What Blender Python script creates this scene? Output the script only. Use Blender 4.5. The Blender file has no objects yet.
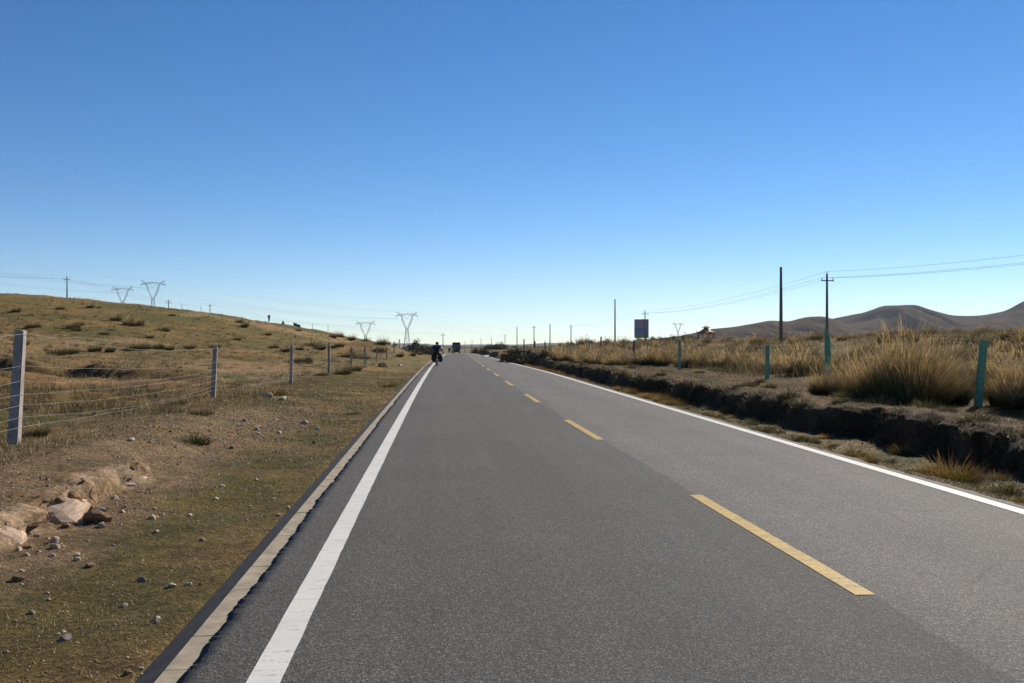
import bpy, bmesh, math, random
import numpy as np
from mathutils import Vector, Matrix, Quaternion

random.seed(4); rng = np.random.default_rng(11)
scene = bpy.context.scene
COL = scene.collection
R = math.radians
F = 941.0; CAMZ = 1.7; YAW = math.atan(74/941)
SUN_AZ, SUN_EL = R(42), R(31)

# ------------------------------------------------------------------ noise / terrain maths
_tab = rng.random((256, 256))
def vnoise(x, y):
    xi = np.floor(x).astype(int); yi = np.floor(y).astype(int)
    fx = x-xi; fy = y-yi
    fx = fx*fx*(3-2*fx); fy = fy*fy*(3-2*fy)
    a = _tab[xi % 256, yi % 256]; b = _tab[(xi+1) % 256, yi % 256]
    c = _tab[xi % 256, (yi+1) % 256]; d = _tab[(xi+1) % 256, (yi+1) % 256]
    return (a*(1-fx)+b*fx)*(1-fy)+(c*(1-fx)+d*fx)*fy - .5
def fbm(x, y, o=3):
    s = 0; a = 1.
    for i in range(o):
        s = s + a*vnoise(x*2**i+17.3*i, y*2**i+5.1*i); a *= .5
    return s
def sm(t):
    t = np.clip(t, 0, 1); return t*t*(3-2*t)
def table(pts, w):
    g = np.arange(-100, 3000, 1.0)
    v = np.interp(g, [p[0] for p in pts], [p[1] for p in pts])
    k = np.ones(w)/w
    vp = np.pad(v, w, mode='edge')
    v = np.convolve(vp, k, 'same')[w:-w]
    return lambda y: np.interp(y, g, v)
def cx(y):
    y = np.maximum(y, 0)
    return np.where(y < 85, 1.1e-4*y*y, 1.1e-4*85*85+.0187*(y-85))
_zr = table([(-100, 0), (50, 0), (62, -.03), (100, -.2), (142, -.45), (310, -2.2), (340, -2.6), (500, -6.5), (700, -9.5), (1200, -11), (3000, -14)], 15)
def zr(y):
    return np.where(y < 2500, _zr(np.minimum(y, 2999)), np.interp(y, [2500, 5000, 9000, 14000], [-13.17, -36, -52, -60]))
sup = table([(-100, 0), (50, 0), (95, .045), (170, .045), (260, 0), (3000, 0)], 15)
S_left = table([(-100, .05), (0, .05), (12, .05), (40, .24), (80, .46), (130, .76), (180, 1), (215, .97), (320, .6), (500, .25), (900, 0), (3000, 0)], 21)
T_right = table([(-100, .8), (0, .8), (60, .95), (100, 1.15), (200, 1.6), (310, 2.1), (430, .6), (800, 0), (3000, 0)], 21)
B_left = table([(-100, .46), (14, .44), (27, .22), (45, .15), (3000, .15)], 7)
B_right = table([(-100, .6), (14, .6), (30, .6), (44, .68), (60, .64), (70, .7), (84, 1.35), (106, 1.65), (138, 1.5), (147, .0), (205, 0), (214, 1.2), (240, 1.4), (330, .4), (600, 0), (3000, 0)], 5)
def udrift(y): return np.interp(y, [0, 5, 10, 20, 40, 60, 100], [.03, .03, 0, -.1, -.12, -.1, -.05])
def Hroad(u, y):
    return zr(y)-sup(y)*(np.clip(u, -1.6, 6.4)-2.5)
def f_left(y):
    return np.interp(y, [0, 8, 13, 30], [2.75, 2.72, 2.5, 2.1])+.42*fbm(y*.5, y*0+3, 4)
def f_right(y):
    return np.interp(y, [0, 13, 40, 90, 200], [2.45, 2.3, 1.15, 1.2, 1.4])+.5*fbm(y*.33, y*0+31, 6)
def step_y(x): return 38+2.6*fbm(x*.22, x*0, 4)
def H(x, y):
    x = np.asarray(x, float); y = np.asarray(y, float)
    u = x-cx(y); road = Hroad(u, y)
    ul = -u-1.41
    f0 = f_left(y)+.12*fbm(x*3, y*3)
    w = np.interp(y, [0, 12.5, 15, 26, 60], [.22, .22, .9, 2.6, 3])+.5*sm((vnoise(y*1.1, y*0+90)+.02)*6)
    left = road-.215-.16*sm((.31-ul)/.08)-.05*np.sin(np.clip(ul/2.2, 0, 1)*math.pi)+.06*fbm(x*.7, y*.7)*sm(ul/.8)
    left = left+(B_left(y)+.05*fbm(x*1.5, y*1.5))*(.58*sm((ul-f0)/w)+.42*sm((ul-f0+.5)/2.4))
    A = np.interp(-u, [5, 8, 17.7, 26, 40, 60, 96, 200, 1000], [0, .12, 2.6, 4.5, 7.2, 9.2, 12.3, 17, 24])
    left = left+A*S_left(y)*(1+.18*fbm(x/28, y/28))
    left = left+1.5*np.exp(-((u+8.5)/4)**2-((y-113)/7)**2)
    d = sm((ul-2.6)/9)
    left = left+d*(.6*fbm(x/11, y/11)+.34*fbm(x/3.2, y/3.2, 4))
    # small eroded ditch across the left field
    yd = y-step_y(x)
    left = left+.55*sm(yd/.4)*np.clip(1-yd/12, 0, 1)*sm((ul-6.5)/2)*sm((24-ul)/4)*(.75+.8*vnoise(x*.6, x*0+4))
    ur = u-6.05
    r0 = f_right(y)+.3*fbm(x*1.9, y*1.9, 4)
    right = road-.05-.19*sm(ur/1.3)+.05*fbm(x*.9, y*.9)*sm(ur/.6)
    st = (ur-r0)/np.interp(y, [0, 60, 100], [.3, .4, 1.2])
    right = right+(B_right(y)+.12*fbm(x*.8, y*.8))*(.85*sm(st)+.15*sm(st-.8))+.09*fbm(x*3.1, y*3.1, 4)*sm(st+.6)*sm(3.2-st)
    right = right-.3*sm((ur-r0-.9)/3.2)*sm((70-y)/15)
    rise = np.interp(ur, [0, 6, 10, 40, 60, 150, 400, 2000], [0, 0, .1, .85, 1.5, 2.3, 2.8, 3])
    right = right+rise*T_right(y)
    right = right+.9*np.exp(-((x-41)/8)**2-((y-74)/4)**2)
    d = sm((ur-2.2)/8)
    right = right+d*(.28*fbm(x/9, y/9)+.14*fbm(x/2.1, y/2.1))
    h = np.where(u < 2.5, left, right)
    far = sm((y-500)/1500)
    h = h+far*3.*fbm(x/220, y/150)
    return np.where((u > -1.4) & (u < 5.98), road-.3, h)
def h1(x, y): return float(H(np.array([x]), np.array([y]))[0])
_ct, _st = math.cos(YAW), math.sin(YAW)
def W(px, d, py=341.5):
    X = (px-512)/F*d
    return Vector((X*_ct+d*_st, -X*_st+d*_ct, CAMZ-(py-341.5)/F*d))
_d = np.geomspace(2.5, 2500, 5000)
def cast(px, py):
    X = (px-512)/F*_d
    x = X*_ct+_d*_st; y = -X*_st+_d*_ct; z = CAMZ-(py-341.5)/F*_d
    hz = H(x, y); hit = hz >= z
    i = int(np.argmax(hit)) if hit.any() else int(np.argmax(np.where((_d > 30) & (_d < 400), (hz-CAMZ)/_d, -9)))
    return Vector((x[i], y[i], float(H(x[i:i+1], y[i:i+1])[0]))), _d[i]

# ------------------------------------------------------------------ object helpers
def tag(o, label=None, cat=None, group=None, kind=None):
    if label: o['label'] = label
    if cat: o['category'] = cat
    if group: o['group'] = group
    if kind: o['kind'] = kind
    return o
def link(name, me, mat, parent=None):
    o = bpy.data.objects.new(name, me); COL.objects.link(o)
    if mat and not me.materials: me.materials.append(mat)
    if parent: o.parent = parent
    return o
def empty(name, loc, rz=0, **k):
    o = bpy.data.objects.new(name, None); COL.objects.link(o)
    o.empty_display_size = .1
    o.location = loc; o.rotation_euler = (0, 0, rz)
    return tag(o, **k)
def copy_tree(o, parent=None):
    c = o.copy(); COL.objects.link(c)
    if parent: c.parent = parent
    for ch in list(o.children): copy_tree(ch, c)
    return c
def mesh_np(name, V, Fq=None, Ft=None, col=None, smooth=False):
    me = bpy.data.meshes.new(name)
    V = np.asarray(V, np.float32)
    loops = []; starts = []; tot = 0
    if Fq is not None and len(Fq):
        Fq = np.asarray(Fq, np.int32); loops.append(Fq.ravel()); starts.append(np.arange(len(Fq))*4); tot = len(Fq)*4
    if Ft is not None and len(Ft):
        Ft = np.asarray(Ft, np.int32); loops.append(Ft.ravel()); starts.append(tot+np.arange(len(Ft))*3)
    loops = np.concatenate(loops).astype(np.int32); starts = np.concatenate(starts).astype(np.int32)
    me.vertices.add(len(V)); me.vertices.foreach_set('co', V.ravel())
    me.loops.add(len(loops)); me.loops.foreach_set('vertex_index', loops)
    me.polygons.add(len(starts)); me.polygons.foreach_set('loop_start', starts)
    if smooth: me.polygons.foreach_set('use_smooth', np.ones(len(starts), bool))
    if col is not None:
        a = me.color_attributes.new('Col', 'FLOAT_COLOR', 'POINT')
        c = np.ones((len(V), 4), np.float32); c[:, :3] = col
        a.data.foreach_set('color', c.ravel())
    me.update(calc_edges=True)
    return me
class MB:
    def __init__(s): s.v = []; s.f = []
    def add(s, v, f):
        n = len(s.v); s.v += [tuple(p) for p in v]; s.f += [[i+n for i in q] for q in f]; return s
    def box(s, c, size, rz=0, taper=1., M=None):
        hx, hy, hz = [q/2 for q in size]; out = []
        for z, k in ((-hz, 1), (hz, taper)):
            for a, b in ((-1, -1), (1, -1), (1, 1), (-1, 1)):
                p = Vector((a*hx*k, b*hy*k, z))
                if rz: p = Matrix.Rotation(rz, 3, 'Z') @ p
                if M: p = M @ p
                out.append(p+Vector(c))
        return s.add(out, [[3, 2, 1, 0], [4, 5, 6, 7], [0, 1, 5, 4], [1, 2, 6, 5], [2, 3, 7, 6], [3, 0, 4, 7]])
    def tube(s, pts, r, n=6, r2=None, cap=True):
        pts = [Vector(p) for p in pts]; m = len(pts); rings = []
        for i, p in enumerate(pts):
            t = (pts[min(i+1, m-1)]-pts[max(i-1, 0)])
            t = t.normalized() if t.length > 1e-9 else Vector((0, 0, 1))
            a = t.cross(Vector((0, 0, 1)) if abs(t.z) < .95 else Vector((1, 0, 0))).normalized(); b = t.cross(a)
            rr = r if r2 is None else r+(r2-r)*i/max(1, m-1)
            rings += [p+(a*math.cos(2*math.pi*k/n)+b*math.sin(2*math.pi*k/n))*rr for k in range(n)]
        f = []
        for i in range(m-1):
            for k in range(n):
                k2 = (k+1) % n
                f.append([i*n+k, i*n+k2, (i+1)*n+k2, (i+1)*n+k])
        if cap: f += [list(range(n))[::-1], [(m-1)*n+k for k in range(n)]]
        return s.add(rings, f)
    def torus(s, c, Rr, r, n=28, m=6, ax='X'):
        v = []; f = []
        for i in range(n):
            a = 2*math.pi*i/n
            for k in range(m):
                b = 2*math.pi*k/m; q = Rr+r*math.cos(b)
                v.append(Vector(c)+Vector((r*math.sin(b), q*math.cos(a), q*math.sin(a))))
        for i in range(n):
            for k in range(m):
                f.append([i*m+k, ((i+1) % n)*m+k, ((i+1) % n)*m+(k+1) % m, i*m+(k+1) % m])
        return s.add(v, f)
    def mesh(s, name, bevel=0, smooth=False):
        me = bpy.data.meshes.new(name); me.from_pydata(s.v, [], s.f)
        bm = bmesh.new(); bm.from_mesh(me)
        bmesh.ops.recalc_face_normals(bm, faces=bm.faces)
        if bevel: bmesh.ops.bevel(bm, geom=bm.edges[:], offset=bevel, segments=2, affect='EDGES')
        bm.to_mesh(me); bm.free()
        if smooth: me.polygons.foreach_set('use_smooth', np.ones(len(me.polygons), bool))
        me.update(); return me
    def build(s, name, mat, parent=None, bevel=0, smooth=False):
        return link(name, s.mesh(name, bevel, smooth), mat, parent)
def skin(name, joints, edges, mat, parent, sub=2):
    me = bpy.data.meshes.new(name)
    me.from_pydata([j[0] for j in joints], edges, [])
    o = bpy.data.objects.new(name, me); COL.objects.link(o)
    sk = o.modifiers.new('s', 'SKIN'); ss = o.modifiers.new('d', 'SUBSURF'); ss.levels = sub
    for i, j in enumerate(joints):
        r = j[1]; me.skin_vertices[0].data[i].radius = (r, r) if not isinstance(r, tuple) else r
    me.skin_vertices[0].data[0].use_root = True
    dg = bpy.context.evaluated_depsgraph_get(); dg.update()
    nm = bpy.data.meshes.new_from_object(o.evaluated_get(dg))
    o.modifiers.clear(); o.data = nm; nm.name = name; nm.materials.clear(); nm.materials.append(mat)
    nm.polygons.foreach_set('use_smooth', np.ones(len(nm.polygons), bool))
    o.parent = parent
    return o

# ------------------------------------------------------------------ materials
def newmat(name):
    m = bpy.data.materials.new(name); m.use_nodes = True
    nt = m.node_tree; b = nt.nodes['Principled BSDF']
    return m, nt, b
def N(nt, t, **k):
    n = nt.nodes.new(t)
    for a, v in k.items():
        if a in n.inputs: n.inputs[a].default_value = v
        else: setattr(n, a, v)
    return n
def noise(nt, scale, detail=4, rough=.6, vec=None):
    n = N(nt, 'ShaderNodeTexNoise'); n.inputs['Scale'].default_value = scale
    n.inputs['Detail'].default_value = detail; n.inputs['Roughness'].default_value = rough
    if vec is not None: nt.links.new(vec, n.inputs['Vector'])
    return n.outputs['Fac']
def ramp(nt, fac, stops):
    r = N(nt, 'ShaderNodeValToRGB'); e = r.color_ramp.elements
    while len(e) < len(stops): e.new(.5)
    for q, (p, c) in zip(e, stops):
        q.position = p; q.color = (*c, 1) if len(c) == 3 else c
    nt.links.new(fac, r.inputs['Fac']); return r.outputs['Color']
def mix(nt, a, b, fac, mode='MIX'):
    m = N(nt, 'ShaderNodeMix', data_type='RGBA', blend_type=mode)
    for i, s in ((6, a), (7, b), (0, fac)):
        if hasattr(s, 'is_linked'): nt.links.new(s, m.inputs[i])
        else: m.inputs[i].default_value = s if i == 0 else (*s, 1)
    return m.outputs[2]
def bump(nt, b, h, strength=.4, dist=.02):
    n = N(nt, 'ShaderNodeBump'); n.inputs['Strength'].default_value = strength; n.inputs['Distance'].default_value = dist
    nt.links.new(h, n.inputs['Height']); nt.links.new(n.outputs['Normal'], b.inputs['Normal'])
def pos(nt): return N(nt, 'ShaderNodeNewGeometry').outputs['Position']
def simple(name, c, rough=.7, metal=0, var=.25, scale=6, bmp=0, spec=.3):
    m, nt, b = newmat(name)
    tc = N(nt, 'ShaderNodeTexCoord').outputs['Object']
    f = noise(nt, scale, 5, .65, tc)
    c = np.array(c)
    nt.links.new(ramp(nt, f, [(.25, tuple(c*(1-var))), (.75, tuple(np.minimum(c*(1+var), .95)))]), b.inputs['Base Color'])
    b.inputs['Roughness'].default_value = rough; b.inputs['Metallic'].default_value = metal
    b.inputs['Specular IOR Level'].default_value = spec
    if bmp: bump(nt, b, f, bmp, .01)
    return m
def grassmat(name, tr):
    m, nt, b = newmat(name)
    a = N(nt, 'ShaderNodeAttribute', attribute_name='Col').outputs['Color']
    oi = N(nt, 'ShaderNodeObjectInfo').outputs['Random']
    c = mix(nt, a, ramp(nt, oi, [(0, (.75, .78, .7)), (1, (1.2, 1.12, 1.0))]), 1.0, 'MULTIPLY')
    nt.links.new(c, b.inputs['Base Color']); b.inputs['Roughness'].default_value = .65
    b.inputs['Specular IOR Level'].default_value = .2
    t = N(nt, 'ShaderNodeBsdfTranslucent'); nt.links.new(c, t.inputs['Color'])
    ms = N(nt, 'ShaderNodeMixShader'); ms.inputs[0].default_value = tr
    nt.links.new(b.outputs[0], ms.inputs[1]); nt.links.new(t.outputs[0], ms.inputs[2])
    nt.links.new(ms.outputs[0], nt.nodes['Material Output'].inputs['Surface'])
    return m
def groundmat():
    m, nt, b = newmat('dry_ground')
    a = N(nt, 'ShaderNodeAttribute', attribute_name='Col').outputs['Color']
    p = pos(nt)
    n1 = noise(nt, 2.2, 8, .72, p); n2 = noise(nt, 14, 8, .8, p); n3 = noise(nt, .11, 6, .65, p)
    c = mix(nt, a, ramp(nt, n1, [(.3, (.5, .5, .48)), (.5, (1, 1, 1)), (.7, (1.5, 1.42, 1.3))]), 1., 'MULTIPLY')
    c = mix(nt, c, ramp(nt, n2, [(.34, (.4, .4, .4)), (.5, (1, 1, 1)), (.68, (1.75, 1.7, 1.6))]), 1., 'MULTIPLY')
    c = mix(nt, c, ramp(nt, n3, [(.3, (.8, .88, .8)), (.7, (1.18, 1.08, 1.0))]), 1., 'MULTIPLY')
    v = N(nt, 'ShaderNodeTexVoronoi', feature='F1'); v.inputs['Scale'].default_value = 26; nt.links.new(p, v.inputs['Vector'])
    gr = ramp(nt, v.outputs['Distance'], [(.06, (1, 1, 1)), (.14, (0, 0, 0))])
    c = mix(nt, c, (.3, .25, .19), mix(nt, (0, 0, 0), gr, ramp(nt, n1, [(.52, (0, 0, 0)), (.7, (.6, .6, .6))])))
    nt.links.new(c, b.inputs['Base Color']); b.inputs['Roughness'].default_value = .95
    b.inputs['Specular IOR Level'].default_value = .1
    hh = N(nt, 'ShaderNodeMath', operation='ADD'); nt.links.new(n2, hh.inputs[0]); nt.links.new(n1, hh.inputs[1])
    bump(nt, b, hh.outputs[0], 1.0, .09)
    return m
def asphalt():
    m, nt, b = newmat('asphalt')
    p = pos(nt)
    a = N(nt, 'ShaderNodeAttribute', attribute_name='Col')
    sep = N(nt, 'ShaderNodeSeparateColor'); nt.links.new(a.outputs['Color'], sep.inputs[0])
    lane = sep.outputs[0]; edge = sep.outputs[1]
    mp = N(nt, 'ShaderNodeMapping'); mp.inputs['Scale'].default_value = (1.6, .05, 1); nt.links.new(p, mp.inputs['Vector'])
    st = noise(nt, 1.0, 5, .6, mp.outputs[0])
    big = noise(nt, .35, 5, .6, p)
    sp = N(nt, 'ShaderNodeTexVoronoi'); sp.inputs['Scale'].default_value = 105; nt.links.new(p, sp.inputs['Vector'])
    sc = N(nt, 'ShaderNodeSeparateColor'); nt.links.new(sp.outputs['Color'], sc.inputs[0])
    base = mix(nt, (.062, .0595, .056), (.095, .091, .0855), ramp(nt, lane, [(.3, (0, 0, 0)), (.7, (1, 1, 1))]))
    c = mix(nt, base, ramp(nt, st, [(.25, (.85, .85, .85)), (.75, (1.17, 1.17, 1.17))]), 1., 'MULTIPLY')
    c = mix(nt, c, ramp(nt, big, [(.3, (.88, .88, .88)), (.7, (1.1, 1.1, 1.1))]), 1., 'MULTIPLY')
    c = mix(nt, c, ramp(nt, sc.outputs[0], [(0, (.4, .4, .4)), (.5, (.9, .9, .9)), (.82, (1.2, 1.2, 1.2)), (1, (2.7, 2.6, 2.4))]), 1., 'MULTIPLY')
    c = mix(nt, c, mix(nt, c, (1.13, 1.12, 1.1), 1., 'MULTIPLY'), sep.outputs[2])
    vc = N(nt, 'ShaderNodeTexVoronoi', feature='DISTANCE_TO_EDGE'); vc.inputs['Scale'].default_value = .55; vc.inputs['Randomness'].default_value = 1
    wv = N(nt, 'ShaderNodeTexNoise'); wv.inputs['Scale'].default_value = 2.5; wv.inputs['Detail'].default_value = 6; nt.links.new(p, wv.inputs['Vector'])
    nt.links.new(mix(nt, p, wv.outputs['Color'], .18), vc.inputs['Vector'])
    c = mix(nt, c, mix(nt, c, (.62, .62, .62), 1., 'MULTIPLY'), mix(nt, (0, 0, 0), ramp(nt, vc.outputs['Distance'], [(0, (1, 1, 1)), (.012, (0, 0, 0))]), ramp(nt, big, [(.52, (0, 0, 0)), (.62, (.8, .8, .8))])))
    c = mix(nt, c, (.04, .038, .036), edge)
    d = noise(nt, 1.3, 7, .7, p)
    c = mix(nt, c, (.2, .16, .11), ramp(nt, d, [(.66, (0, 0, 0)), (.8, (.35, .35, .35))]))
    nt.links.new(c, b.inputs['Base Color']); b.inputs['Roughness'].default_value = .88
    b.inputs['Specular IOR Level'].default_value = .22
    bump(nt, b, sp.outputs['Distance'], .5, .006)
    return m
def paint(name, c, wear, lo, hi):
    m, nt, b = newmat(name); p = pos(nt)
    f = noise(nt, 38, 6, .75, p); g = noise(nt, 1.6, 4, .6, p)
    mp = N(nt, 'ShaderNodeMapping'); mp.inputs['Scale'].default_value = (1, 9, 1); nt.links.new(p, mp.inputs['Vector'])
    cr = noise(nt, 2.2, 6, .7, mp.outputs[0])
    s = N(nt, 'ShaderNodeMath', operation='ADD'); nt.links.new(f, s.inputs[0]); nt.links.new(cr, s.inputs[1])
    s2 = N(nt, 'ShaderNodeMath', operation='MULTIPLY'); nt.links.new(s.outputs[0], s2.inputs[0]); s2.inputs[1].default_value = .5
    c = np.array(c)
    col = mix(nt, tuple(c*.82), tuple(c*1.1), g)
    col = mix(nt, wear, col, ramp(nt, s2.outputs[0], [(lo, (0, 0, 0)), (hi, (1, 1, 1))]))
    nt.links.new(col, b.inputs['Base Color']); b.inputs['Roughness'].default_value = .7
    b.inputs['Specular IOR Level'].default_value = .3
    return m
M = {}
M['ground'] = groundmat(); M['asphalt'] = asphalt(); M['grass'] = grassmat('grass_blades', .24); M['leaf'] = grassmat('shrub_leaves', .08)
M['white'] = paint('white_road_paint', (.55, .535, .49), (.16, .155, .15), .36, .47)
M['yellow'] = paint('yellow_road_paint', (.44, .285, .04), (.12, .1, .07), .43, .51)
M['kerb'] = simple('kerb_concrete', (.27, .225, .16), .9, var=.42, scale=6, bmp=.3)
M['haunch'] = simple('dark_concrete', (.095, .08, .062), .95, var=.45, scale=5, bmp=.4)  # darker concrete tone for the kerb's sloped outer face
M['post'] = simple('white_concrete', (.29, .255, .235), .85, var=.45, scale=5, bmp=.3)
M['greypost'] = simple('grey_concrete', (.21, .18, .155), .85, var=.45, scale=9, bmp=.3)
M['wire'] = simple('galvanised_wire', (.22, .21, .2), .5, .3)
M['green'] = simple('green_paint', (.13, .31, .2), .6, var=.4, scale=8, bmp=.2)
M['darkpost'] = simple('weathered_dark_post', (.10, .10, .085), .85)
M['pole'] = simple('pole_concrete', (.14, .125, .115), .85)
M['darkmetal'] = simple('dark_metal', (.05, .05, .055), .5, .6)
M['cable'] = simple('cable', (.10, .10, .11), .5, .2)
M['lattice'] = simple('galvanised_lattice', (.34, .35, .37), .5, .3)
M['insul'] = simple('insulator', (.25, .22, .2), .3)
M['clay'] = simple('pale_clay', (.41, .30, .22), .95, var=.35, scale=7, bmp=.8, spec=.1)
M['rock_pale'] = simple('pale_stone', (.42, .35, .265), .9, var=.3, scale=14, bmp=.5)
M['rock_red'] = simple('reddish_stone', (.40, .26, .185), .9, var=.3, scale=10, bmp=.5)
M['rock_grey'] = simple('bluegrey_stone', (.17, .155, .135), .85, var=.35, scale=10, bmp=.5)
M['soil'] = simple('brown_soil', (.20, .125, .07), .95, var=.35, scale=3, bmp=.7, spec=.1)
M['orange_soil'] = simple('orange_soil', (.36, .20, .09), .95, var=.3, scale=1.2, bmp=.7, spec=.1)
M['track'] = simple('pale_dirt_track', (.45, .41, .35), .95, var=.2, scale=.5, spec=.1)

# ------------------------------------------------------------------ ground sheet
def ycoords():
    ys = list(np.arange(-40, 2, 1.0)); y = 2.0
    while y < 14000:
        ys.append(y); y += max(.04, y*.0068) if y < 130 else y*.011 if y < 400 else y*.03
    return np.array(ys)
def ucoords():
    a = [-9000, -5000, -2500, -1300, -800, -500, -350, -250, -190, -150]
    a += list(np.arange(-124, -40, 1.3)) + list(np.arange(-40, -16, .5)) + list(np.arange(-16, -7, .35)) + list(np.arange(-7, -5, .15))
    a += list(np.arange(-5, -1.45, .06)) + [-1.415, -1.37, 2.5, 5.9, 5.975, 5.985]
    a += list(np.arange(6.02, 9.6, .055)) + list(np.arange(9.6, 16, .2)) + list(np.arange(16, 30, .6)) + list(np.arange(30, 80, 1.8)) + list(np.arange(80, 200, 8))
    a += [230, 280, 350, 450, 650, 1000, 1600, 2600, 5000, 9000]
    return np.array(sorted(a))
def lerp(a, b, t): return a*(1-t[..., None])+b*t[..., None]
C = lambda *c: np.array(c, float)
def ground_colour(x, y):
    u = x-cx(y); ul = -u-1.41; ur = u-6.05
    n1 = fbm(x/1.1, y/1.1); n2 = fbm(x/.3, y/.3); n3 = fbm(x/9, y/9); n4 = fbm(x/30, y/30)
    green = C(.118, .1, .033); brown = C(.195, .13, .057); dirt = C(.265, .178, .12); gold = C(.19, .118, .047); olive = C(.108, .09, .031)
    c = lerp(brown, green, sm(.55+n1*1.2+n3*.7))
    # dry trampled dirt along the left bank crest
    near = sm((34-y)/16)
    t = sm((ul-1.5+n1*.5)/.9)*sm((6.0+n3*2-ul)/2.2)*near*(.65+.7*n1)
    c = lerp(c, dirt, np.clip(t, 0, 1))
    sc = (ul-f_left(y))/.25; c = lerp(c, C(.40, .29, .215), np.clip(sm(sc+.6)*sm((1.5-sc)*2)*sm((13.3-y)/1)*sm((y-7.)/1)*sm((vnoise(y*1.1, y*0+90)-.06)*-9+.6)*(1+1.2*n2), 0, 1))
    c = lerp(c, C(.26, .185, .11), sm((1.0-ul+n1)/1.2)*sm(.1+n1*2)*.5)
    t = sm((ul-4.2+n1)/2.5)
    field = lerp(gold, olive, sm(.5+n3*1.3+n1*.7+(S_left(y)-.4)*.5))
    field = lerp(field, C(.30, .2, .12), sm((n4-.12)*5)*.5)
    field = lerp(field, C(.085, .095, .035), sm((n3+n1*.5-.25)*4)*.7)
    c = lerp(c, field, t)
    yd = y-step_y(x); c = lerp(c, C(.075, .05, .032), sm((yd+.35)/.2)*sm((.75-yd)/.3)*sm((ul-7)/2)*sm((24-ul)/4)*sm(.6+n2*2+n1)*.9)
    # right
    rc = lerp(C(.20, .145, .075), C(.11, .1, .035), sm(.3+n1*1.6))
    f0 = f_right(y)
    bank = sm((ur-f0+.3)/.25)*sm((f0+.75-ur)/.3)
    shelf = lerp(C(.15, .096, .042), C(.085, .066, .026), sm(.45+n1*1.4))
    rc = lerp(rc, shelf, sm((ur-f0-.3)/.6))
    rc = lerp(rc, lerp(C(.06, .038, .024), C(.115, .074, .045), sm(.5+n1*2)), bank)  # brown soil of the bank face, coloured darker to deepen its shade
    fieldr = lerp(C(.2, .135, .068), C(.11, .09, .04), sm(.45+n3*1.2+n1*.6))
    rc = lerp(rc, fieldr, sm((ur-6.5+n1)/3))
    c = np.where((u < 2.5)[..., None], c, rc)
    far = sm((y-350)/500)
    c = lerp(c, lerp(C(.17, .13, .07), C(.10, .095, .045), sm(.5+n4*2)), far)
    return c*(1+.25*n2[..., None])
ys = ycoords(); us = ucoords()
U, Y = np.meshgrid(us, ys); X = U+cx(Y)
Z = H(X, Y)
_ur = U-6.05; _wt = sm((_ur-f_right(Y)+.45)/.3)*sm((f_right(Y)+1.1-_ur)/.5)
_sh = _wt*(.2*fbm(Y*1.7, Z*4+20, 4)+.1*fbm(Y*7, Z*9, 4)); Z = Z+_wt*.05*fbm(Y*6, X*6, 3)
_ul = -U-1.41; _wl = sm((_ul-f_left(Y)+.4)/.3)*sm((f_left(Y)+.7-_ul)/.4)*sm((15-Y)/3)
_sh = _sh+_wl*(.26*fbm(Y*2.1, Z*6, 4)+.14*fbm(Y*9, Z*12, 3)); Z = Z+_wl*.04*fbm(Y*7, X*7, 3)
X = X+_sh
V = np.stack([X, Y, Z], -1).reshape(-1, 3)
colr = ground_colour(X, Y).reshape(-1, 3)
ny, nu = U.shape
ii = (np.arange(ny-1)[:, None]*nu+np.arange(nu-1)[None]).ravel()
Fq = np.stack([ii, ii+1, ii+nu+1, ii+nu], 1)
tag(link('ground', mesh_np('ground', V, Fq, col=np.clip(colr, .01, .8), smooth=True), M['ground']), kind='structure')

# ------------------------------------------------------------------ road, markings, kerb
ry = np.array([q for q in ys if -30 <= q < 900])
rye = [ry[0]]
for q in ry[1:]:
    if 2.5 < q < 26: rye += list(np.arange(rye[-1]+.03, q, .03))
    rye.append(q)
rye = np.array(rye)
redge = [-1.295, -1.2, -.9, 0, 1.2, 2.3, 2.55, 2.7, 2.8, 2.87, 2.94, 3.05, 3.2, 3.45, 4.2, 5.4, 5.95, 6.02]
U2, Y2 = np.meshgrid(np.array(redge), rye)
rag = .035*vnoise(Y2*.7, Y2*0+1)+.02*vnoise(Y2*4.3, Y2*0+2)+.016*vnoise(Y2*11, Y2*0+4)+.016*vnoise(Y2*25, Y2*0+6)
k = np.where(U2 < -1.25, 1., 0.)+np.where(U2 > 6, -1.6, 0)
k = np.where((U2 < -1.1) & (U2 > -1.25), .6, k)
U2 = U2+rag*k
Z2 = Hroad(U2, Y2)
lane = sm((U2-2.85-udrift(Y2)+.06*vnoise(Y2*.5, Y2*0+70)+.03*vnoise(Y2*3, Y2*0+71))/.1+.5)
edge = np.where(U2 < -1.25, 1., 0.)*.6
wp = np.exp(-((U2-.2)/.35)**2)+np.exp(-((U2-1.9)/.35)**2)+np.exp(-((U2-3.6)/.35)**2)+np.exp(-((U2-5.2)/.3)**2)
cc = np.stack([lane, edge, np.clip(wp, 0, 1)], -1)
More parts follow.
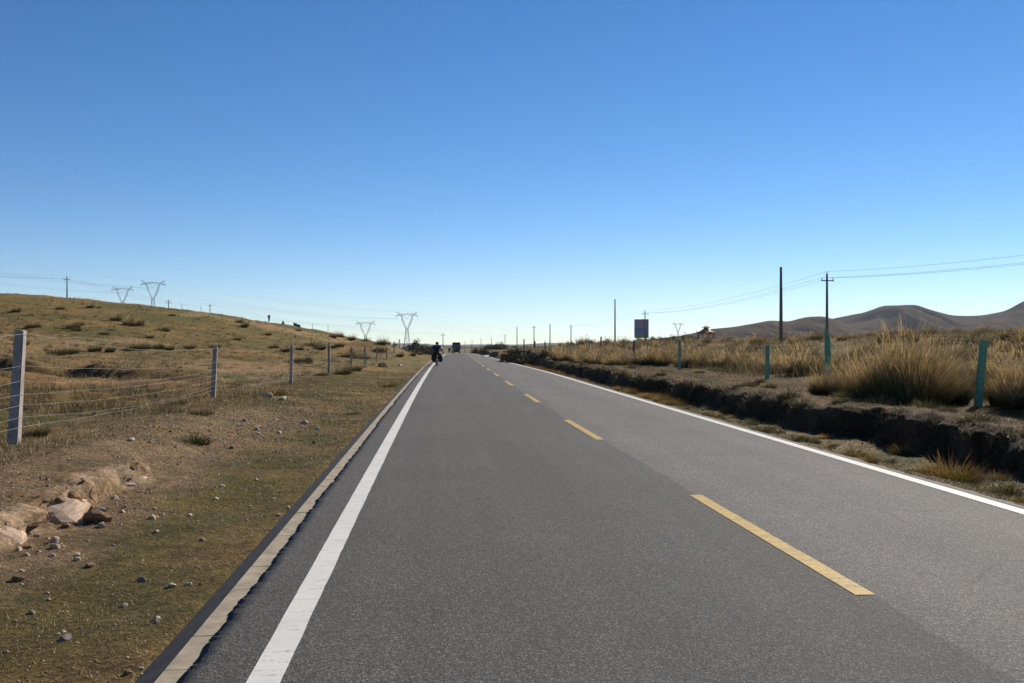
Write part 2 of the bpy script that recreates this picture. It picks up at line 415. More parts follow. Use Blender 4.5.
# skirts
L = U2[:, :1]; Rr = U2[:, -1:]
U3 = np.concatenate([L+.01, U2, Rr-.01], 1); Y3 = np.concatenate([Y2[:, :1], Y2, Y2[:, :1]], 1)
Z3 = np.concatenate([Z2[:, :1]-.03, Z2, Z2[:, -1:]-.2], 1); C3 = np.concatenate([cc[:, :1], cc, cc[:, -1:]], 1)
n2 = U3.shape[1]; m2 = U3.shape[0]
ii = (np.arange(m2-1)[:, None]*n2+np.arange(n2-1)[None]).ravel()
tag(link('road', mesh_np('road', np.stack([U3+cx(Y3), Y3, Z3], -1).reshape(-1, 3), np.stack([ii, ii+1, ii+n2+1, ii+n2], 1), col=C3.reshape(-1, 3)), M['asphalt']), kind='structure')
def stripe(name, segs, u0, u1, mat):
    vv = []; ff = []
    for y0, y1 in segs:
        yy = [y0]
        while yy[-1] < y1:
            yy.append(min(y1, yy[-1]+max(.15, yy[-1]*.01)))
        yy = np.array(yy); j = .004*vnoise(yy*5, yy*0+8)
        b = len(vv)
        for q, w in zip(yy, j):
            for u in (u0+w, u1+w*1.7): vv.append((u+float(cx(q))+(float(udrift(q)) if name == 'centre_line' else 0), q, float(Hroad(np.array(u), np.array(q)))+.004))
        for i in range(len(yy)-1): ff.append([b+2*i, b+2*i+1, b+2*i+3, b+2*i+2])
    tag(link(name, mesh_np(name, np.array(vv), ff), mat), kind='structure')
stripe('edge_line', [(-30, 880)], -.955, -.785, M['white'])
stripe('edge_line', [(-30, 880)], 5.72, 5.89, M['white'])
P0 = 6.18; stripe('centre_line', [(P0-.08+10*i-30, P0+10*i-25.95) for i in range(60)], 2.76, 2.90, M['yellow'])
mb = MB(); mh = MB(); y = 2.25-30
while y < 420:
    ln = .565 if y < 60 else 6.0
    y1 = y+ln-.008
    tl = rng.normal(0, .0012)
    v = []
    for (yy) in (y, y1):
        c = float(cx(yy)); z = float(Hroad(np.array(-1.4), np.array(yy)))-.008+tl
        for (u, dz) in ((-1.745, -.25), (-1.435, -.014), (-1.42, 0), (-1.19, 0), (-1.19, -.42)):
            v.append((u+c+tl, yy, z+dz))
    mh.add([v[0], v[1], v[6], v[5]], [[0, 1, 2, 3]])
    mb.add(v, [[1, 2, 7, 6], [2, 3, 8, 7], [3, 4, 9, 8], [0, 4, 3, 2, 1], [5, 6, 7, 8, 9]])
    y += ln
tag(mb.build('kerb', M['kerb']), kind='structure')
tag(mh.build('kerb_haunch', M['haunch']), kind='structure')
# pale side track joining from the right
vv = []; ff = []
for i in range(40):
    u = 6.0+i*.8
    for k in range(9):
        yy = 152+k*5.6+i*.25*(1 if k else .7); xx = u+float(cx(yy))
        vv.append((xx, yy, max(h1(xx, yy), float(Hroad(np.array(6.), np.array(yy)))-.05)+.03))
for i in range(39):
    for k in range(8): ff.append([i*9+k, (i+1)*9+k, (i+1)*9+k+1, i*9+k+1])
tag(link('track', mesh_np('track', np.array(vv), ff, smooth=True), M['track']), kind='structure')

# ------------------------------------------------------------------ grass
def blades(base, hgt, wid, az, lean, curve, c0, c1, S=2):
    """base (N,3), per blade arrays; returns V,Fq,Ft,col"""
    n = len(base); t = np.linspace(0, 1, S+1)
    d = np.stack([np.cos(az), np.sin(az)], 1)
    side = np.stack([-np.sin(az+.6), np.cos(az+.6), az*0], 1)
    V = []; Cc = []
    for i, s in enumerate(t):
        out = hgt*(s*np.sin(lean)+s*s*curve); up = hgt*(s*np.cos(lean)-s*s*curve*.45)
        p = base+np.stack([d[:, 0]*out, d[:, 1]*out, up], 1)
        sc_ = max(0., (s-.3)/.7)**1.1; c = c0*(1-sc_)+c1*sc_
        w = wid*(1-.55*s)*.5
        if i < S:
            V += [p-side*w[:, None], p+side*w[:, None]]; Cc += [c, c]
        else: V.append(p); Cc.append(c)
    V = np.stack(V, 1).reshape(-1, 3); Cc = np.stack(Cc, 1).reshape(-1, 3)
    m = 2*S+1; o = (np.arange(n)*m)[:, None]
    q = [o+np.array([[2*i, 2*i+1, 2*i+3, 2*i+2]]) for i in range(S-1)]
    Fq = np.concatenate(q) if q else None
    Ft = o+np.array([[2*S-2, 2*S-1, 2*S]])
    return V, Fq, Ft, Cc
def pick(cols, n):
    cols = np.array(cols, float); i = rng.integers(0, len(cols), n)
    return cols[i]*rng.uniform(.75, 1.25, (n, 1))
GREEN = [(.05, .058, .017), (.075, .075, .024), (.036, .044, .014)]
STRAW = [(.42, .30, .15), (.30, .205, .1), (.49, .37, .205), (.2, .135, .066)]
RUST = [(.40, .19, .04), (.48, .26, .06), (.33, .14, .035)]
def stuff_grass(name, pts, hgt, wid, lean, c0, c1, S=1):
    n = len(pts)
    V, Fq, Ft, Cc = blades(pts, hgt, wid, rng.uniform(0, 6.283, n), lean, rng.uniform(.05, .4, n), c0, c1, S)
    tag(link(name, mesh_np(name, V, Fq, Ft, Cc), M['grass']), kind='stuff')
def scatter(n, ylo, yhi, ulo, uhi, p=1.0):
    y = ylo*(yhi/ylo)**(rng.random(n)**p); u = rng.uniform(ulo, uhi, n)
    return u+cx(y), y, u
# short turf on the left verge
x, y, u = scatter(150000, 2.8, 60, -6.5, -1.46)
k = fbm(x/1.1, y/1.1)*.9+fbm(x/9, y/9)*.5+rng.random(len(x))*.9 > .32
bare = (-u-1.41 > 1.6) & (-u-1.41 < 4.6) & (y < 24) & (rng.random(len(x)) < .55)
k &= ~bare; x, y, u = x[k], y[k], u[k]; n = len(x)
c = np.where(rng.random((n, 1)) < .48+.6*fbm(x/1.1, y/1.1)[:, None], pick(GREEN, n)*2.0, pick(STRAW, n)*.75)
stuff_grass('short_grass', np.stack([x, y, H(x, y)-.004], 1), rng.uniform(.015, .055, n)*np.clip(y/14, .8, 2), rng.uniform(.003, .006, n)*np.clip(y/8, 1, 4), rng.uniform(.2, 1.1, n), c*.8, c)
# dry pasture on the left field
x, y, u = scatter(130000, 8, 230, -100, -5.2)
u = -5.2-(-5.2-u)*np.clip(y/120, .12, 1); x = u+cx(y)
k = fbm(x/6, y/6)+fbm(x/1.5, y/1.5)*.6+rng.random(len(x)) > .35
x, y = x[k], y[k]; n = len(x)
c = np.where(rng.random((n, 1)) < .25, pick(GREEN, n)*1.4, pick(STRAW, n)*.75)
stuff_grass('dry_pasture_grass', np.stack([x, y, H(x, y)-.005], 1), rng.uniform(.05, .2, n), rng.uniform(.006, .012, n)*np.clip(y/22, 1, 4), rng.uniform(.1, .8, n), c*.85, c)
# right verge and shelf
x, y, u = scatter(190000, 5, 100, 6.06, 13.8)
ur = u-6.05
k = (fbm(x/1.0, y/1.0)*1.1+rng.random(len(x)) > .42) & ((ur < 1.0) | (ur > 2.5) | (rng.random(len(x)) < .2))
x, y, ur = x[k], y[k], ur[k]; n = len(x)
c = np.where(rng.random((n, 1)) < np.where(ur < 1.2, .5, .12)[:, None], pick(GREEN, n)*1.6, pick(STRAW+RUST[:1]+[(.2, .14, .06)], n)*.6)
stuff_grass('verge_grass', np.stack([x, y, H(x, y)-.004], 1), rng.uniform(.03, .1, n), rng.uniform(.004, .008, n)*np.clip(y/14, 1, 4), rng.uniform(.15, 1.0, n), c*.8, c)
# tall pale grass of the right field
x, y, u = scatter(230000, 24, 260, 12.5, 95, .8)
u = 13.4+(u-12.5)*np.clip(y/110, .15, 1)+np.where(y < 60, 0, -4.9*sm((y-60)/30)*rng.random(len(y))); x = u+cx(y)
k = (fbm(x/7, y/7)+.5*fbm(x/2, y/2)+rng.random(len(x)) > .38) & ((y > 63) | (u > 13.9))
x, y = x[k], y[k]; n = len(x)
c0 = pick(GREEN+STRAW[:2], n)*.9; c1 = pick(STRAW, n)*1.05
stuff_grass('tall_dry_grass', np.stack([x, y, H(x, y)-.01], 1), rng.uniform(.25, .95, n)*(.65+fbm(x/5, y/5)), rng.uniform(.007, .012, n)*np.clip(y/28, 1, 3.5), rng.uniform(.02, .45, n), c0, c1, 2)

def gravel(name, x, y, s, c):
    n = len(x); z = H(x, y)
    D = np.array([[1, 0, 0], [-1, 0, 0], [0, 1, 0], [0, -1, 0], [0, 0, .7], [0, 0, -.5]])
    P = D[None]*rng.uniform(.5, 1.3, (n, 6, 1))*s[:, None, None]
    a = rng.uniform(0, 6.283, n); ca, sa = np.cos(a)[:, None], np.sin(a)[:, None]
    V = np.stack([P[:, :, 0]*ca-P[:, :, 1]*sa+x[:, None], P[:, :, 0]*sa+P[:, :, 1]*ca+y[:, None], P[:, :, 2]+z[:, None]], -1).reshape(-1, 3)
    T = np.array([[0, 2, 4], [2, 1, 4], [1, 3, 4], [3, 0, 4], [2, 0, 5], [1, 2, 5], [3, 1, 5], [0, 3, 5]])
    tag(link(name, mesh_np(name, V, None, ((np.arange(n)*6)[:, None, None]+T[None]).reshape(-1, 3), np.repeat(c, 6, 0)), M['grit']), kind='stuff')
m_, nt_, b_ = newmat('grit'); nt_.links.new(N(nt_, 'ShaderNodeAttribute', attribute_name='Col').outputs['Color'], b_.inputs['Base Color']); b_.inputs['Roughness'].default_value = .95; b_.inputs['Specular IOR Level'].default_value = .1; M['grit'] = m_
x, y, u = scatter(75000, 3.2, 45, -6.3, -1.5)
ul = -u-1.41; k = rng.random(len(x)) < np.where((ul > 1.7) & (ul < 4.3), .75, .4)*np.where(y < 26, 1, .5)*np.clip(.5+2.2*fbm(u/.9, y/.9), .1, 1.3)
x, y = x[k], y[k]; n = len(x)
gravel('gravel', x, y, rng.uniform(.003, .011, n)*rng.uniform(.6, 1.9, n)*np.clip(y/10, .8, 2.), pick([(.3, .22, .15), (.2, .14, .09), (.4, .33, .26), (.1, .075, .055), (.16, .12, .09)], n))
x, y, u = scatter(16000, 5, 70, 6.1, 12); k = rng.random(len(x)) < np.where((u-6.05 > .8) & (u-6.05 < 2.2), 1., .22)
x, y = x[k], y[k]; n = len(x)
gravel('crumbled_soil', x, y, rng.uniform(.008, .02, n)*rng.uniform(.6, 2., n)*np.clip(y/18, .8, 2.), pick([(.08, .052, .03), (.11, .07, .04), (.05, .034, .022), (.14, .095, .058)], n))
# flattened dry litter
x, y, u = scatter(90000, 3.0, 60, -9, -1.46); n = len(x)
c = pick(STRAW+[(.06, .05, .03), (.1, .08, .045)], n)*1.05
stuff_grass('dry_litter', np.stack([x, y, H(x, y)+.004], 1), rng.uniform(.02, .09, n), rng.uniform(.003, .007, n)*np.clip(y/9, 1, 4), rng.uniform(1.1, 1.5, n), c, c)
x, y, u = scatter(60000, 5, 90, 6.5, 15); n = len(x)
c = pick(STRAW+[(.06, .05, .03), (.1, .08, .045), (.07, .05, .028)], n)*.5
stuff_grass('dry_litter', np.stack([x, y, H(x, y)+.004], 1), rng.uniform(.03, .12, n), rng.uniform(.004, .008, n)*np.clip(y/12, 1, 4), rng.uniform(1.1, 1.5, n), c, c)
# fringe along the lip of the right bank
y = 6*(95/6)**rng.random(26000); u = 6.05+f_right(y)+rng.normal(.3, .16, len(y)); k = fbm(y*1.1, y*0+5)+.5*fbm(y*4, y*0)+rng.random(len(y))*.7 > .3
y, u = y[k], u[k]; x = u+cx(y); n = len(x); c0 = pick(GREEN+STRAW[3:], n); c1 = pick(STRAW+GREEN, n)*.8
stuff_grass('bank_fringe_grass', np.stack([x, y, H(x, y)-.01], 1), rng.uniform(.05, .22, n), rng.uniform(.005, .01, n)*np.clip(y/18, 1, 3), rng.uniform(.3, 1.4, n), c0, c1, 2)
# scattered small dry and green tufts covering the hillside
nc = 8000; yc = 20*(205/20)**rng.random(nc); uc = -5.5-rng.random(nc)**.9*np.clip(yc*.75, 12, 110)
kk = fbm((uc+cx(yc))/14, yc/14)+rng.random(nc)*.9 > .25; yc, uc = yc[kk], uc[kk]; nc = len(yc)
mB = 20; rad = rng.uniform(.08, .3, nc); a = rng.uniform(0, 6.283, (nc, mB)); r = rad[:, None]*np.sqrt(rng.random((nc, mB)))
y = (yc[:, None]+np.sin(a)*r).ravel(); x = ((uc+cx(yc))[:, None]+np.cos(a)*r).ravel(); n = len(x)
dk = np.repeat(rng.random(nc) < .48, mB)
c0 = np.where(dk[:, None], pick(GREEN, n), pick(STRAW, n)*.6); c1 = np.where(dk[:, None], pick([(.11, .09, .04), (.08, .075, .03)], n), pick(STRAW, n))
stuff_grass('hillside_grass', np.stack([x, y, H(x, y)-.02], 1), np.repeat(rng.uniform(.1, .42, nc), mB)*rng.uniform(.6, 1, n), rng.uniform(.012, .02, n)*np.clip(y/40, 1, 3.2), rng.uniform(.2, 1.0, n), c0, c1, 1)

def clump_mesh(name, n, rad, hgt, lean, wid, base_c, tip_c, S=3, tilt=.0, plume=0, green=0.):
    a = rng.uniform(0, 6.283, n); r = rad*np.sqrt(rng.random(n))
    b = np.stack([np.cos(a)*r, np.sin(a)*r, np.full(n, -.03)], 1)
    az = a+rng.normal(0, .5, n)
    h = hgt*rng.uniform(.45, 1.0, n)*(1-.35*(r/rad)**2)
    le = np.clip(rng.normal(0, .12, n)+lean*(r/rad), 0, 1.3)
    c0 = pick(base_c, n); c1 = pick(tip_c, n)
    g = rng.random(n) < green; c1[g] = pick(base_c, n)[g]*1.5; h[g] *= .6
    V, Fq, Ft, Cc = blades(b, h, rng.uniform(.7, 1.3, n)*wid, az, le, rng.uniform(.05, .45, n), c0, c1, S)
    if plume:
        i = rng.choice(n, plume); m = plume
        top = b[i]+np.stack([np.cos(az[i])*h[i]*(np.sin(le[i])+.22), np.sin(az[i])*h[i]*(np.sin(le[i])+.22), h[i]*(np.cos(le[i])-.08)], 1)
        hb = b[i]*1.0
        stem = blades(hb, np.minimum(h[i]*1.12, hgt*.92), np.full(m, wid*.6), az[i], np.minimum(le[i]*.7, .4), np.full(m, .12), pick(STRAW, m)*.8, pick(STRAW, m), 3)
        tip = stem[0].reshape(m, 7, 3)[:, 6]; dirn = tip-stem[0].reshape(m, 7, 3)[:, 4]
        dirn /= np.linalg.norm(dirn, axis=1)[:, None]
        pl = blades(tip-dirn*.06, rng.uniform(.16, .28, m)*hgt, np.full(m, wid*1.9), az[i], le[i]+.15, np.full(m, .35), pick(STRAW[:3], m)*1.3, pick(STRAW[:3], m)*1.5, 2)
        for part in (stem, pl):
            o = len(V); V = np.concatenate([V, part[0]]); Fq = np.concatenate([Fq, part[1]+o]); Ft = np.concatenate([Ft, part[2]+o]); Cc = np.concatenate([Cc, part[3]])
    if tilt: V[:, 0] += np.maximum(V[:, 2], 0)**1.6*tilt
    me = mesh_np(name, V, Fq, Ft, Cc); me.materials.append(M['grass']); return me
TALL = [clump_mesh('tall_grass_clump', 2000, .34, 1.5, .36, .008, GREEN, STRAW, 3, .16, 300, .4) for _ in range(4)]
FIELD = [clump_mesh('field_grass_clump', 700, .42, 1.1, .5, .017, GREEN, STRAW, 3, .1, 80, .42) for _ in range(4)]
DARK = [clump_mesh('low_grass_tussock', 460, .36, .6, .8, .017, GREEN, [(.2, .16, .07), (.13, .12, .045), (.36, .27, .14), (.36, .27, .14)], 2, .08, 0, .35) for _ in range(4)]
ORANGE = [clump_mesh('orange_grass_tuft', 420, .16, .3, .9, .008, [(.09, .095, .02), (.14, .12, .03)], RUST, 2, 0, 0, .3) for _ in range(3)]
GREENT = [clump_mesh('green_grass_tuft', 350, .15, .25, .8, .007, GREEN, [(.14, .15, .04), (.22, .18, .06)], 2, 0, 0, .4) for _ in range(3)]
def bush_mesh(n, rx, rz, leaf, cols):
    V = []; Cc = []
    p = rng.normal(0, 1, (n, 3)); p /= np.linalg.norm(p, axis=1)[:, None]
    rr = rng.uniform(.45, 1, n)**.5; 
    lob = 1+.28*np.sin(p[:, 0]*5+p[:, 2]*4)+.2*np.sin(p[:, 1]*7)
    p = p*(rr*lob)[:, None]*np.array([rx, rx, rz]); p[:, 2] = np.abs(p[:, 2])*1.5+.02
    a = rng.normal(0, 1, (n, 3)); b = rng.normal(0, 1, (n, 3))
    a *= leaf/np.linalg.norm(a, axis=1)[:, None]; b *= leaf*.7/np.linalg.norm(b, axis=1)[:, None]
    V = np.stack([p-a, p+b, p+a], 1).reshape(-1, 3)
    Cc = np.repeat(pick(cols, n), 3, 0)
    # stems
    m = 24; az = rng.uniform(0, 6.283, m)
    st = blades(np.zeros((m, 3)), np.full(m, rz*1.3), np.full(m, leaf*.35), az, rng.uniform(.2, .9, m), np.full(m, .1), np.tile([.08, .06, .04], (m, 1)), np.tile([.08, .06, .04], (m, 1)), 2)
    o = len(V); T = np.arange(len(V)).reshape(-1, 3)
    me = mesh_np('shrub', np.concatenate([V, st[0]]), st[1]+o, np.concatenate([T, st[2]+o]), np.concatenate([Cc, st[3]]))
    me.materials.append(M['leaf']); return me
BUSH = [bush_mesh(900, 1.0, .75, .12, [(.03, .036, .014), (.042, .044, .018), (.06, .05, .024)]) for _ in range(3)]
def skyline(px):
    d = np.linspace(60, 330, 1200); X = (px-512)/F*d; x = X*_ct+d*_st; y = -X*_st+d*_ct
    a = (H(x, y)-CAMZ)/d; i = int(np.argmax(a)); return Vector((x[i], y[i], float(H(x[i:i+1], y[i:i+1])[0]))), d[i]
def put(meshes, name, loc, s, label, cat, group=None, sz=1.):
    o = link(name, random.choice(meshes), None)
    o.location = loc; k = s*random.uniform(.92, 1.08)
    o.scale = (k, k, k*sz); o.rotation_euler = (0, 0, random.uniform(-.5, .5) if meshes is TALL or meshes is FIELD else random.uniform(0, 6.28))
    return tag(o, label, cat, group)
# big clumps beside the right fence: (px, base py, scale)
def at(px, d):
    p = W(px, d); p.z = h1(p.x, p.y); return p
big = [(820, 26.5, .6, 'low dark grass clump left of the paired green posts beside the big straw mass'),
       (842, 25.8, .72, 'dark-based grass clump in front of the paired green posts'),
       (861, 24.6, .85, 'mid-height grass clump on the left flank of the big straw-coloured mass'),
       (883, 23.2, 1.05, 'large pale plumed grass clump in the left half of the big straw-coloured mass'),
       (904, 22.7, 1.22, 'tallest pale plumed grass clump between the paired posts and the nearest green post'),
       (929, 22.9, 1.08, 'pale plumed grass clump on the right flank of the big straw-coloured mass'),
       (916, 25.0, 1.2, 'plumed grass clump standing just behind the tallest pale clump'),
       (957, 23.6, .72, 'brown grass clump close on the left of the nearest green post'),
       (1001, 22.6, .74, 'dark-based grass clump just right of the nearest green post'),
       (1024, 22.0, .88, 'tall grass clump at the very right edge beyond the nearest green post'),
       (1010, 25.0, .85, 'brown grass clump behind and right of the nearest green post'),
       (893, 23.6, .95, 'slender plumed clump squeezed between the large and the tallest pale clumps'),
       (872, 23.9, .7, 'short brown clump at the foot of the left half of the big straw mass'),
       (917, 22.3, .9, 'dark-rooted clump at the front of the right half of the big straw mass'),
       (940, 24.2, .8, 'narrow straw clump behind the right flank of the big straw mass'),
       (850, 27.5, .9, 'straw clump rising behind the left flank of the big straw mass'),
       (1013, 21.6, .7, 'short dark clump in front of the grass right of the nearest green post'),
       (988, 26.0, .9, 'plumed clump peeping out directly behind the nearest green post'),
       (946, 26.5, .95, 'straw clump showing in the gap left of the nearest green post')]
for px, d, s, lab in big: put(TALL, 'grass_clump', at(px, d), s, lab, 'grass clump', None, random.uniform(1.0, 1.22))
for px, d, s in [(760, 36, .35), (815, 30, .45), (700, 45, .4), (755, 33, .3)]:
    put(DARK, 'grass_tussock', at(px, d), s*1.3, 'small dark tussock on the bare shelf in front of the green-post fence', 'grass tussock', 'tussocks on the bare shelf')
for i in range(16):
    y = 14*(60/14)**random.random(); u = 6.05+float(f_right(np.array([y]))[0])+random.uniform(.5, 2.2); x = u+float(cx(y))
    put(DARK, 'grass_tussock', (x, y, h1(x, y)), random.uniform(.35, .7), 'low dark tussock near the broken lip of the right bank', 'grass tussock', 'tussocks near the bank lip')
for i in range(26):
    y = random.uniform(49, 68); u = 6.05+float(f_right(np.array([y]))[0])+random.uniform(.6, 2.4); x = u+float(cx(y))
    put(FIELD, 'grass_clump', (x, y, h1(x, y)), random.uniform(.4, .9), 'straw clump standing on the lip of the far right bank', 'grass clump', 'clumps on the bank lip')
for i in range(54):
    y = 8.5*(30/8.5)**random.random(); u = 6.05+random.uniform(.15, 1.9); x = u+float(cx(y))
    put(ORANGE if i % 2 else GREENT, 'grass_tuft', (x, y, h1(x, y)), random.uniform(.4, 1.05), 'small rusty tuft along the near right verge' if i % 2 else 'tiny green tuft growing on the near right verge', 'grass tuft', 'rusty tufts on the near right verge' if i % 2 else 'tiny tufts on the right verge')
row = 'dark-rooted straw clump in the front row of the right-hand grass field'
for i in range(78):
    px = 558+(i%39)*6.7+random.uniform(-3, 3); d = np.interp(px, [555, 600, 680, 740, 815], [68, 67, 57.5, 48, 39])+random.uniform(-.5, 4)+(i//39)*random.uniform(3, 9)
    put(FIELD, 'grass_clump', at(px, d), random.uniform(.75, 1.3), row, 'grass clump', 'front row of the grass field')
for i in range(150):
    d = 45*(190/45)**random.random(); px = random.uniform(555 if d > 80 else 640, 1030)
    p = at(px, d)
    if p.x-float(cx(p.y)) < 11 or d < np.interp(px, [555, 600, 680, 740, 815, 870, 990], [68, 67, 57.5, 48, 39, 33, 27]): continue
    put(FIELD if random.random() < .72 else DARK, 'grass_clump', p, random.uniform(.7, 1.35), 'dry grass clump deep in the right-hand field behind the front row', 'grass clump', 'clumps deep in the right field')
for px, py in [(945, 331.5), (955, 333), (968, 334), (985, 335), (940, 333)]:
    put(DARK, 'grass_clump', at(px, 74), 1.6, 'olive tussock on the low mound at the right skyline', 'grass clump', 'tussocks on the right mound')
for px, py, s in [(950, 479, 1.95), (962, 482, 1.3), (935, 475, 1.1)]:
    p, d = cast(px, py); put(ORANGE, 'grass_tuft', p, s, {950: 'biggest orange tuft between white edge line and shadowed bank', 962: 'orange-green tuft close on the right of the biggest orange tuft', 935: 'small orange tuft close on the left of the biggest orange tuft'}[px], 'grass tuft')
for px, py, s, lab in [(1000, 494, 1.3, 'green tuft at the right picture edge beside the white edge line'), (888, 463, .8, 'small green tuft on the verge left of the biggest orange tuft'),
                  (800, 441, 1., 'low rusty green tuft on the right verge midway along the bank'), (668, 403, 1.3, 'dark green tuft just right of the long orange patch')]:
    p, d = cast(px, py); put(GREENT, 'grass_tuft', p, s, lab, 'grass tuft')
for i in range(64):
    y = random.choice([random.uniform(26, 36), random.uniform(36, 75), random.uniform(40, 75), random.uniform(14, 30)]); u = 6.05+random.uniform(.25, .8)
    x = u+float(cx(y)); put(ORANGE if y > 26 else GREENT, 'grass_tuft', (x, y, h1(x, y)), random.uniform(.7, 1.5) if y > 26 else random.uniform(.3, .6),
        'rusty orange grass tuft in the strip along the far right verge' if y > 26 else 'tiny green tuft growing on the near right verge', 'grass tuft', 'orange tufts along the right verge' if y > 26 else 'tiny tufts on the right verge')
# tussocks on the left field and hill
spots = [(70, 354, 1.5), (58, 355, 1.2), (130, 350, 1.2), (145, 349, 1.2), (160, 349, 1.), (190, 348, .9), (212, 347.5, .7), (32, 328, 1.1), (66, 329, 1.2), (80, 325, 1.2), (76, 331, .9),
         (60, 309, 1.3), (80, 308, 1.2), (90, 308, 1.3), (100, 308.5, 1), (117, 321, 1.5), (128, 325, 1.3), (137, 326, 1.1), (164, 331, 1.3), (172, 316, 1.), (230, 330, 1.2), (240, 323, 1.1), (237, 340, .9),
         (50, 302, 1.3), (298, 331, 1.2), (312, 346, 1.4), (318, 349, 1.3), (301, 363, 1.3), (295, 363, 1.0), (309, 363, .7), (352, 358, 1.6), (362, 359, 1.5), (349, 371, 1.3), (343, 374, 1.0), (323, 376, .7), (333, 338, 1.6), (341, 337, 1.7), (349, 340, 1.5),
         (337, 347, 1.2), (380, 352, 1.2), (16, 312, 1.2), (200, 325, .8), (265, 335, 1.), (215, 318, 1.), (150, 338, .8), (105, 335, .9), (20, 345, .9), (275, 348, .9)]
for px, py, s in spots:
    p, d = cast(px, py)
    lab = 'dark low tussock in the pasture behind the left wire fence' if py > 343 else 'dark tussock dotted over the upper left hillside'
    k_ = s*min(1.6, .55+d/90)
    if random.random() < .55: put(FIELD, 'grass_tussock', p+Vector((random.uniform(-.4, .4), random.uniform(.1, .5), -.05)), k_*.5, lab.replace('dark', 'pale-topped'), 'grass tussock', 'pale '+('tussocks in the left pasture' if py > 343 else 'tussocks on the left hillside'))
    if py < 343 and random.random() < .35: continue
    put(DARK, 'grass_tussock', p, k_*random.uniform(.55, .95), lab, 'grass tussock', 'tussocks in the left pasture' if py > 343 else 'tussocks on the left hillside')
for px, py, s, lab in [(276, 395, 1.6, 'rusty tuft on the left verge below the third fence post'), (180, 404, 1.2, 'green sprig standing between the two nearest fence posts'), (30, 436, 1.2, 'thin straw tuft at the foot of the nearest fence post'),
                  (194, 443, 1.7, 'dark weed tuft on the bare dirt crest of the left bank'), (390, 387, 1.5, 'yellow tuft beside the kerb well short of the cyclist'), (353, 415, 1.0, 'small tuft by the kerb among pale pebbles'), (201, 414, 1.4, 'dark tuft on the dirt crest below the second fence post')]:
    p, d = cast(px, py); put(ORANGE if 'rusty' in lab or 'yellow' in lab else GREENT, 'grass_tuft', p, s, lab, 'grass tuft')
# pale plumed clumps in the left pasture
for px, py, s in [(95, 352, .7), (110, 352, .6), (75, 329, .9), (130, 322, .9), (140, 324, .8), (285, 352, .8), (300, 350, .8), (357, 371, .6), (346, 371, .5), (400, 357, .8), (413, 356, .7), (420, 355, .7), (427, 353, .7), (395, 345, 1.2), (388, 344, 1.3), (382, 345, 1.1), (245, 327, 1.), (40, 436, .25), (170, 350, .5), (190, 349, .5)]:
    p, d = cast(px, py); put(FIELD, 'grass_clump', p, s, 'pale straw grass clump on the left side beyond the wire fence', 'grass clump', 'straw clumps on the left side')
# shrubs
for px, d, s in [(366, 165, .9), (413, 170, 1.6), (419, 172, 1.8), (424, 175, 1.4), (429, 180, 1.3), (402, 150, .9), (373, 160, .6), (433, 200, 1.2)]:
    p = at(px, d); put(BUSH, 'shrub', p, s, 'dark shrub on the left skyline behind the distant fence posts', 'shrub', 'shrubs on the left skyline')
for i in range(26):
    px = 562+i*5.2+random.uniform(-2, 2); pr, d = skyline(px)
    put(BUSH, 'shrub', pr, random.uniform(.4, .85)*d/170, 'small dark shrub on the skyline around the billboard and pavilion', 'shrub', 'shrubs on the right skyline')
for px, d, s in [(508, 92, 1.0), (514, 90, 1.1), (519, 88, 1.0), (524, 86, .8), (528, 82, .7), (545, 76, .55), (554, 78, .5), (513, 100, 1.1)]:
    put(BUSH, 'shrub', at(px, d), s, 'dark shrub growing on the shaded cut bank beside the side track', 'shrub', 'shrubs on the cut bank')
for px, d, s in [(470, 330, 1.6), (476, 320, 1.5), (482, 250, 1.0), (487, 245, 1.1), (492, 240, 1.0), (498, 235, 1.0), (503, 230, 1.3), (496, 228, 1.2), (484, 235, 1.2)]:
    p = at(px, d)
    if p.x-float(cx(p.y)) < 7.4: p.x = 7.6+float(cx(p.y)); p.z = h1(p.x, p.y)
    put(BUSH, 'shrub', p, s, 'dark shrub lining the far right side of the road past the side track', 'shrub', 'shrubs past the side track')

# ------------------------------------------------------------------ stones and clay
def rock_mesh(name, seed, sub=3, facets=7, squash=(1, .8, .6), rough=.18):
    r = np.random.default_rng(seed)
    bm = bmesh.new(); bmesh.ops.create_icosphere(bm, subdivisions=sub, radius=1)
    P = np.array([v.co for v in bm.verts])
    for _ in range(facets):
        d = r.normal(0, 1, 3); d /= np.linalg.norm(d); k = r.uniform(.55, .9)
        q = P@d; P = P-np.outer(np.maximum(q-k, 0), d)
    o = r.uniform(0, 90, 3)
    P = P*(1+rough*fbm(P[:, 0]*1.7+o[0]+P[:, 2], P[:, 1]*1.7+o[1]-P[:, 2], 4))[:, None]
    P = P*np.array(squash)
    for v, p in zip(bm.verts, P): v.co = p
    me = bpy.data.meshes.new(name); bm.to_mesh(me); bm.free(); return me
ROCKS = {k: [rock_mesh('stone', 20+i+s, 2) for i in range(4)] for k, s in (('rock_pale', 0), ('rock_red', 10), ('rock_grey', 20))}
for k, l in ROCKS.items():
    for me in l: me.materials.append(M[k])
def stone(kind, loc, s, lab, group=None, name='stone'):
    o = link(name, random.choice(ROCKS[kind]), None); o.location = Vector(loc)+Vector((0, 0, s*.22)); o.scale = (s, s, s)
    o.rotation_euler = (random.uniform(-.3, .3), random.uniform(-.3, .3), random.uniform(0, 6.28)); return tag(o, lab, 'stone', group)
